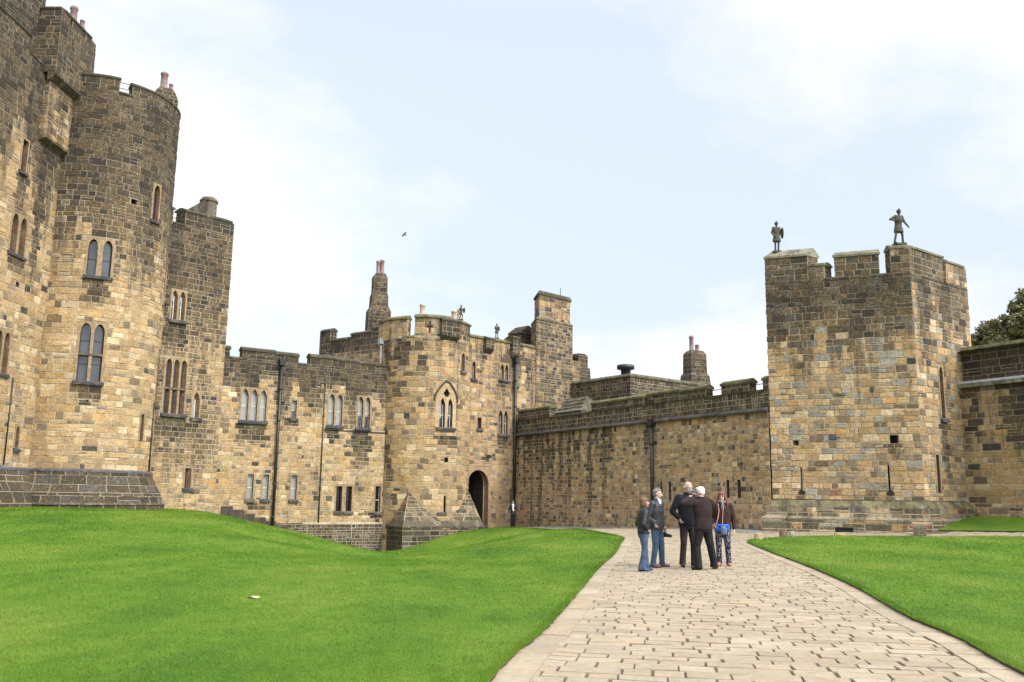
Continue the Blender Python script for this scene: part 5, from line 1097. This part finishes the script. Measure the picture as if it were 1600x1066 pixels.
    if g('glasses',None):
        h=MB()
        for s in (1,-1):
            pts=[F_.T(hp((s*.032+.022*math.cos(a),-.100,.010+.017*math.sin(a)))) for a in [k*.6283 for k in range(11)]]; tube(h,pts,.0035,5); tube(h,[F_.T(hp((s*.054,-.098,.012))),F_.T(hp((s*.078,.01,.005)))],.003,5)
        h.obj('glasses','blackplastic',root)
    if g('collar',None):
        h=MB(); 
        for s in (1,-1): f_limb(h,F_,lean+Vector((s*.012,-.088,1.36)),lean+Vector((s*.045,-.078,1.52)),.016,.026,8)
        sw=g('shirtw',1.0); f_limb(h,F_,lean+Vector((0,-.118,1.24-.12*(sw-1))),lean+Vector((0,-.085,1.42)),.012*sw*sw,.032*sw,8); remesh(h,'shirt',g('collar',None),root,.009,2)
    if g('scarf',None):
        h=MB()
        for k in range(10):
            a=k*.6283; b_=(k+1)*.6283; f_limb(h,F_,lean+Vector((.088*math.cos(a),-.012+.085*math.sin(a),1.515+.012*math.sin(a*2))),lean+Vector((.088*math.cos(b_),-.012+.085*math.sin(b_),1.515)),.034,.034,8)
        f_limb(h,F_,lean+Vector((.01,-.10,1.49)),lean+Vector((.0,-.128,1.35)),.034,.022,8); remesh(h,'scarf',g('scarf',None),root,.010,3)
    return root,F_,hp,wr
def gp(x,y): return (x,y,gz(x,y)+.02)
# A woman left
pw,FA,hA,wA=person('shorter woman with brown bob, black quilted jacket and flared jeans at the group\'s left',gp(2.93,19.95),1.56,rad(98),dict(jacket='puffer',trousers='denim',flare=.080,shoes='shoe_blue',sole='sole',hair=('bob','hair_brown'),brow='hair_brown',hem=.88,bulk=1.10,legw=1.0,
  elL=(.27,.08,1.12),wrL=(.17,-.06,.99),elR=(-.27,.08,1.12),wrR=(-.17,-.06,.99),handL=((-.5,-.1,-.8),(-1,0,0),(0,-1,0),.7),handR=((.5,-.1,-.8),(1,0,0),(0,-1,0),.7),hyaw=rad(-8),hpitch=rad(-6),kneeR=(-.10,.01,.49),ankR=(-.11,.09,.085),kneeL=(.11,-.07,.49),ankL=(.12,-.09,.085)))
# B bearded man
pB_,FB,hB,wB=person('bearded grey-haired man in dark quilted jacket and jeans, camera hanging from his hand',gp(3.38,20.95),1.765,rad(52),dict(jacket='puffer2',trousers='denim2',flare=.060,shoes='leather_brown',sole='leather_brown',hair=('short','hair_grey'),beard='hair_grey',brow='hair_grey',collar='shirt',hem=.84,bulk=1.14,legw=1.04,
  elL=(.28,.04,1.12),wrL=(.26,-.05,.90),elR=(-.29,.06,1.12),wrR=(-.19,-.06,.96),handR=((.4,0,-.9),(1,0,0),(0,-1,0),.7),hyaw=rad(28),hpitch=rad(2),kneeL=(.13,-.04,.49),ankL=(.19,-.02,.085),kneeR=(-.10,-.02,.49),ankR=(-.12,.04,.085),toeL=(.45,-1,0),toeR=(.1,-1,0)))
# C tall man
pC,FC,hC,wC=person('tall balding man in navy fleece looking down, standing at the back of the group',gp(4.12,21.1),1.93,rad(14),dict(jacket='fleece_navy',trousers='trouser_brown',flare=.068,shoes='leather_black',hair=('bald','hair_white'),brow='hair_white',bulk=1.16,hem=.83,hemw=.168,
  elL=(.29,.06,1.13),wrL=(.18,-.05,.97),elR=(-.32,.06,1.13),wrR=(-.20,-.05,.97),handL=((-.3,0,-.9),(-1,0,0),(0,-1,0),.7),handR=((.3,0,-.9),(1,0,0),(0,-1,0),.7),hyaw=rad(10),hpitch=rad(14),head=(0,-.03,-.01),ankL=(.13,.0,.085),ankR=(-.12,.03,.085)))
# D man from behind
pD,FD,hD,wD=person('white-haired man seen from behind in maroon fleece, elbow raised to photograph',gp(4.30,20.25),1.80,rad(205),dict(jacket='fleece_maroon',trousers='trouser_black',flare=.078,shoes='leather_black',hair=('short','hair_white'),brow='hair_white',bulk=1.2,legw=1.2,hem=.83,hemw=.176,sleeve=1.2,lean=(-.02,-.05,-.01),
  elL=(.44,-.12,1.38),wrL=(.15,-.27,1.50),elR=(-.32,-.20,1.30),wrR=(-.10,-.30,1.52),handL=((-.5,-.6,.5),(-.7,0,-.7),(0,.3,1),.9),handR=((.4,-.5,.7),(.7,0,-.7),(0,.3,1),.9),hyaw=rad(14),hpitch=rad(10),head=(0,-.03,0),kneeL=(.14,-.06,.49),ankL=(.17,.04,.085),kneeR=(-.16,.02,.50),ankR=(-.27,.0,.085),toeL=(.5,-1,0),toeR=(-.8,-.6,0)))
# E red haired woman
pE,FE,hE,wE=person('red-haired woman in brown jacket and dark floral trousers at the right of the group',gp(4.97,21.3),1.69,rad(-14),dict(jacket='fleece_brown',trousers='floral',flare=.066,legw=1.06,shoes='shoe_tan',hair=('long','hair_red'),brow='hair_red',glasses=True,scarf='scarf',bulk=1.12,hem=.86,hemw=.176,
  elL=(.27,.04,1.12),wrL=(.27,-.03,.86),elR=(-.25,.04,1.12),wrR=(-.20,-.14,.98),hyaw=rad(-6),kneeL=(.11,-.03,.49),ankL=(.13,.0,.085),kneeR=(-.10,-.03,.49),ankR=(-.09,.0,.085),toeL=(.2,-1,0),toeR=(-.2,-1,0)))
# F far figure
pF,FF,hF,wF=person('distant person in black jacket and pale shirt standing by the corner drainpipe',gp(.20,54.3),1.62,rad(5),dict(jacket='puffer',trousers='trouser_black',shoes='leather_black',hair=('bob','hair_dark'),collar='shirt',shirtw=2.0,elL=(.27,.02,1.14),wrL=(.10,-.17,1.10),elR=(-.27,.02,1.12),wrR=(-.22,-.10,.92),ankL=(.08,0,.085),ankR=(-.08,0,.085),kneeL=(.08,-.03,.49),kneeR=(-.08,-.03,.49)))
# ---- things they hold
def local_box(mb,F_,c,s,col=(0,0,0,0),rot=0):
    vs=[]
    for z in (-1,1):
        for x,y in ((-1,-1),(1,-1),(1,1),(-1,1)):
            X,Y=x*s[0]/2,y*s[1]/2; vs.append(F_.T((c[0]+X*math.cos(rot)-Y*math.sin(rot),c[1]+X*math.sin(rot)+Y*math.cos(rot),c[2]+z*s[2]/2)))
    mb.add(vs,[(3,2,1,0),(4,5,6,7),(0,1,5,4),(1,2,6,5),(2,3,7,6),(3,0,4,7)],col)
w=wB[1]+Vector((.0,-.02,-.185)); wl=FB.T(w); cam_=thing('camera','black camera hanging on its strap from the bearded man\'s hand','camera',wl)
mb=MB(); local_box(mb,FB,(w.x,w.y,w.z),(.13,.06,.09)); local_box(mb,FB,(w.x,w.y,w.z+.055),(.05,.05,.03)); local_box(mb,FB,(w.x-.05,w.y-.015,w.z),(.03,.08,.085)); o=mb.obj('camera_body','blackplastic',cam_); bv=o.modifiers.new('Bevel','BEVEL'); bv.width=.008; bv.segments=2
mb=MB(); f_limb(mb,FB,(w.x,w.y-.03,w.z-.005),(w.x+.01,w.y-.13,w.z-.01),.037,.039,16); mb.obj('lens','blackplastic',cam_,True)
mb=MB(); h=wB[1]+Vector((0,-.02,-.07)); tube(mb,[FB.T((w.x-.06,w.y,w.z+.04)),FB.T((h.x-.02,h.y,h.z)),FB.T((h.x+.02,h.y-.01,h.z)),FB.T((w.x+.06,w.y,w.z+.04))],.013,6); mb.obj('strap','blackplastic',cam_)
w=Vector((.0,-.36,1.64)); ph=thing('phone','small pale blue phone held up by the white-haired man','phone',FD.T(w)); mb=MB(); local_box(mb,FD,w,(.13,.012,.07)); o=mb.obj('phone_body',simple('phone_blue',(.12,.28,.38),.4),ph); bv=o.modifiers.new('Bevel','BEVEL'); bv.width=.005
mb=MB(); local_box(mb,FD,w+Vector((0,.008,0)),(.118,.004,.058)); mb.obj('screen','glass',ph)
w=Vector((0,-.175,.905)); bg=thing('shoulder_bag','bright blue bag worn across the red-haired woman\'s waist','bag',FE.T(w))
mb=MB(); f_rings(mb,FE,[(0,-.17,.81,.15,.03),(0,-.175,.83,.165,.045),(0,-.175,.93,.165,.045),(0,-.17,.97,.15,.03)],20); mb.obj('bag_body','bluebag',bg,True)
mb=MB(); f_rings(mb,FE,[(0,-.185,.925,.155,.045),(0,-.185,.965,.155,.045),(0,-.175,.985,.14,.03)],20); mb.obj('flap','bluebag',bg,True)
mb=MB(); tube(mb,[FE.T(p) for p in ((-.15,-.16,.95),(-.10,-.165,1.12),(-.07,-.155,1.30),(-.09,-.10,1.44),(-.10,.0,1.50))],.011,6); tube(mb,[FE.T(p) for p in ((.0,-.20,.93),(.01,-.175,1.12),(.02,-.165,1.30),(.05,-.13,1.44))],.008,6); mb.obj('strap','strap',bg)
pc=thing('pouch','small slate grey pouch hanging in front of the blue bag','pouch',FE.T((.03,-.24,.84))); mb=MB(); f_rings(mb,FE,[(.03,-.235,.73,.055,.02),(.035,-.24,.76,.075,.03),(.03,-.24,.88,.070,.028),(.02,-.235,.94,.045,.015)],16); mb.obj('pouch_body','pouch',pc,True); mb=MB(); local_box(mb,FE,(.03,-.272,.86),(.10,.006,.05)); mb.obj('flap','pouch',pc)
# ---- statues
def statue(label,loc,H_,rz,P_,shield=True,group='lead warrior figures on the battlements'):
    D=dict(skin='statue',face=False,shoes='statue',hair=None,trousers='statue',legw=.86,flare=.058); D.update(P_); r,F_,hp,wr=person(label,loc,H_,rz,D,'statue','warrior_statue',group)
    t=MB(); lx,ly=Vector(D.get('lean',(0,0,0))).x,0
    f_rings(t,F_,[(0,0,.60,.25,.19),(0,0,.70,.235,.18),(0,0,.90,.19,.145),(0,0,1.0,.175,.13),(lx*.7,0,1.25,.215,.155),(lx,0,1.38,.20,.135),(lx,0,1.47,.10,.09)])
    for s in (1,-1):
        e=Vector(D['elL'] if s>0 else D['elR']); f_limb(t,F_,Vector((s*.16+lx,0,1.41)),Vector((s*.16+lx,0,1.41)).lerp(e,.6),.09,.07)
        f_limb(t,F_,Vector((s*.16+lx,0,1.41)).lerp(e,.6),e,.068,.058); f_limb(t,F_,e,Vector(D['wrL'] if s>0 else D['wrR']),.056,.045)
    remesh(t,'tunic','statue',r,.014,2)
    h=MB(); f_ell(h,F_,hp((0,.015,.040)),(.108,.125,.108)); 
    for k in range(7):
        a=rad(-50+k*28); f_ell(h,F_,hp((0,.015-math.sin(-a)*.0+.12*math.sin(a),.045+.12*math.cos(a))),(.018,.034,.034),None,8,6)
    remesh(h,'helmet','statue',r,.014,2)
    b=MB(); local_box(b,F_,(0,0,-.03),(.55,.42,.10)); b.obj('base_block','statue',r)
    if shield:
        q=MB(); c=Vector(D['wrL'])+Vector((.07,.0,.12)); f_ell(q,F_,c,(.035,.20,.34)); q.obj('shield','statue',r,True)
    return r,F_,wr
loc=tw.G(5.88,13.28,-.30); statue('warrior statue with a round shield on the far left merlon of the square tower',loc,1.46,rad(8),dict(elL=(.27,.03,1.14),wrL=(.24,-.08,.98),elR=(-.26,.05,1.14),wrR=(-.20,-.08,.92),ankL=(.09,.02,.085),ankR=(-.09,.02,.085),kneeL=(.1,-.02,.49),kneeR=(-.1,-.02,.49)))
loc=tw.G(11.75,13.15,-.30); r,F_,wr_=statue('warrior statue with one elbow out, standing on the corner merlon of the square tower',loc,1.62,rad(12),dict(lean=(.05,0,0),elL=(.33,-.02,1.17),wrL=(.44,-.12,.93),elR=(-.42,.02,1.24),wrR=(-.17,-.14,1.14),kneeL=(.16,-.05,.49),ankL=(.21,0,.085),kneeR=(-.17,-.03,.49),ankR=(-.24,.02,.085)),False)
mb=MB(); tube(mb,[F_.T((-.2,-.20,1.22)),F_.T((.30,-.22,1.0))],.022,6); mb.obj('sword','statue',r)
loc=gf.G(2.95,12.26,-.25); statue('tiny weathered statue standing on the flat gatehouse parapet',loc,.98,rad(20),dict(elL=(.25,.03,1.14),wrL=(.20,-.12,1.0),elR=(-.25,.03,1.14),wrR=(-.12,-.16,1.15)))
loc=gt.G(7.35,12.55,-.25); statue('tiny weathered crouching statue on the round gatehouse tower rim',loc,.92,rad(50),dict(elL=(.28,.0,1.2),wrL=(.30,-.15,1.05),elR=(-.3,.03,1.2),wrR=(-.2,-.18,1.25),kneeL=(.18,-.14,.52),ankL=(.18,0,.085),kneeR=(-.15,-.1,.52),ankR=(-.2,.05,.085)))
# ================================================================ SKY, SUN, CAMERA
SUN_EL,SUN_AZ=rad(40),rad(132)   # azimuth measured clockwise from +Y (camera looks along +Y)
w=bpy.data.worlds.new('World'); S.world=w; w.use_nodes=True; nt=w.node_tree; nt.nodes.clear()
out=nd(nt,'ShaderNodeOutputWorld'); bg_=nd(nt,'ShaderNodeBackground'); sky=nd(nt,'ShaderNodeTexSky',sky_type='NISHITA',sun_disc=False); sky.sun_elevation=SUN_EL; sky.sun_rotation=SUN_AZ; sky.air_density=1.0; sky.dust_density=1.2; sky.ozone_density=1.5
tc_=nd(nt,'ShaderNodeTexCoord'); sep=nd(nt,'ShaderNodeSeparateXYZ'); L(nt,tc_.outputs['Generated'],sep.inputs[0])
# clouds are laid out on a high flat layer: direction / height
zc=mathn(nt,'MAXIMUM',mathn(nt,'ADD',sep.outputs['Z'],.28),.10); cb=nd(nt,'ShaderNodeCombineXYZ'); L(nt,mathn(nt,'DIVIDE',sep.outputs['X'],zc),cb.inputs[0]); L(nt,mathn(nt,'DIVIDE',sep.outputs['Y'],zc),cb.inputs[1])
mp=nd(nt,'ShaderNodeMapping'); mp.inputs['Location'].default_value=CLOUD_OFF; mp.inputs['Scale'].default_value=(1,1,1); L(nt,cb.outputs[0],mp.inputs['Vector'])
n1=tex_noise(nt,.95,6,.52,mp.outputs[0]); n1.inputs['Distortion'].default_value=.35; n2=tex_noise(nt,3.6,6,.62,mp.outputs[0])
den=mathn(nt,'ADD',mathn(nt,'MULTIPLY',n1.outputs[0],.80),mathn(nt,'MULTIPLY',n2.outputs[0],.20))
cov=ramp(nt,den,[(.43,.0),(.56,1.)]); cov=mathn(nt,'ADD',mathn(nt,'MULTIPLY',cov.outputs[0],.42),.58)
zr=ramp(nt,sep.outputs['Z'],[(.0,.42),(.16,.58),(.45,1.)]); skyb=mixc(nt,1.0,mixc(nt,1.0,sky.outputs[0],(SKYK*.86,SKYK*.95,SKYK),'MULTIPLY'),zr.outputs[0],'MULTIPLY')
lum=ramp(nt,sep.outputs['Z'],[(.50,1.0),(.95,.0)]); 
hi=mathn(nt,'SUBTRACT',1.0,lum.outputs[0]); sdn=nd(nt,'ShaderNodeVectorMath',operation='DOT_PRODUCT'); L(nt,tc_.outputs['Generated'],sdn.inputs[0]); sdn.inputs[1].default_value=(math.sin(SUN_AZ)*math.cos(SUN_EL),math.cos(SUN_AZ)*math.cos(SUN_EL),math.sin(SUN_EL))
sg=mathn(nt,'POWER',mathn(nt,'MAXIMUM',sdn.outputs['Value'],0.0),2.0)
# an overcast sky is brightest overhead and round the veiled sun
k_=mathn(nt,'ADD',mathn(nt,'ADD',1.0,mathn(nt,'MULTIPLY',hi,1.6)),mathn(nt,'MULTIPLY',sg,2.4)); cc=nd(nt,'ShaderNodeCombineXYZ')
for i_,v_ in enumerate((CLOUD_B,CLOUD_B,CLOUD_B*1.01)): L(nt,mathn(nt,'MULTIPLY',k_,v_),cc.inputs[i_])
c=mixc(nt,cov,skyb,cc.outputs[0]); L(nt,c,bg_.inputs['Color']); bg_.inputs['Strength'].default_value=SKY_STR; L(nt,bg_.outputs[0],out.inputs['Surface'])
sd=bpy.data.lights.new('sun','SUN'); sd.energy=SUN_E; sd.angle=rad(11); sd.color=(1,.955,.88); so=bpy.data.objects.new('sun',sd); COL.objects.link(so)
dvec=Vector((math.sin(SUN_AZ)*math.cos(SUN_EL),math.cos(SUN_AZ)*math.cos(SUN_EL),math.sin(SUN_EL))); so.rotation_euler=dvec.to_track_quat('Z','Y').to_euler()
cd_=bpy.data.cameras.new('camera_view'); co_=bpy.data.objects.new('camera_view',cd_); COL.objects.link(co_); S.camera=co_
cd_.sensor_width=36; cd_.lens=1400/1600*36; cd_.clip_end=5000; cd_.clip_start=.1
th=math.atan(245/1400.); co_.matrix_world=Matrix.Translation((0,0,1.5))@Matrix.Rotation(math.pi/2+th,4,'X')@Matrix.Rotation(ROLL,4,'Z')
S.view_settings.view_transform='Standard'; S.view_settings.look='None'; S.view_settings.exposure=EXPO; S.view_settings.gamma=1
S.render.film_transparent=False
S.cycles.use_denoising=True; S.cycles.max_bounces=6
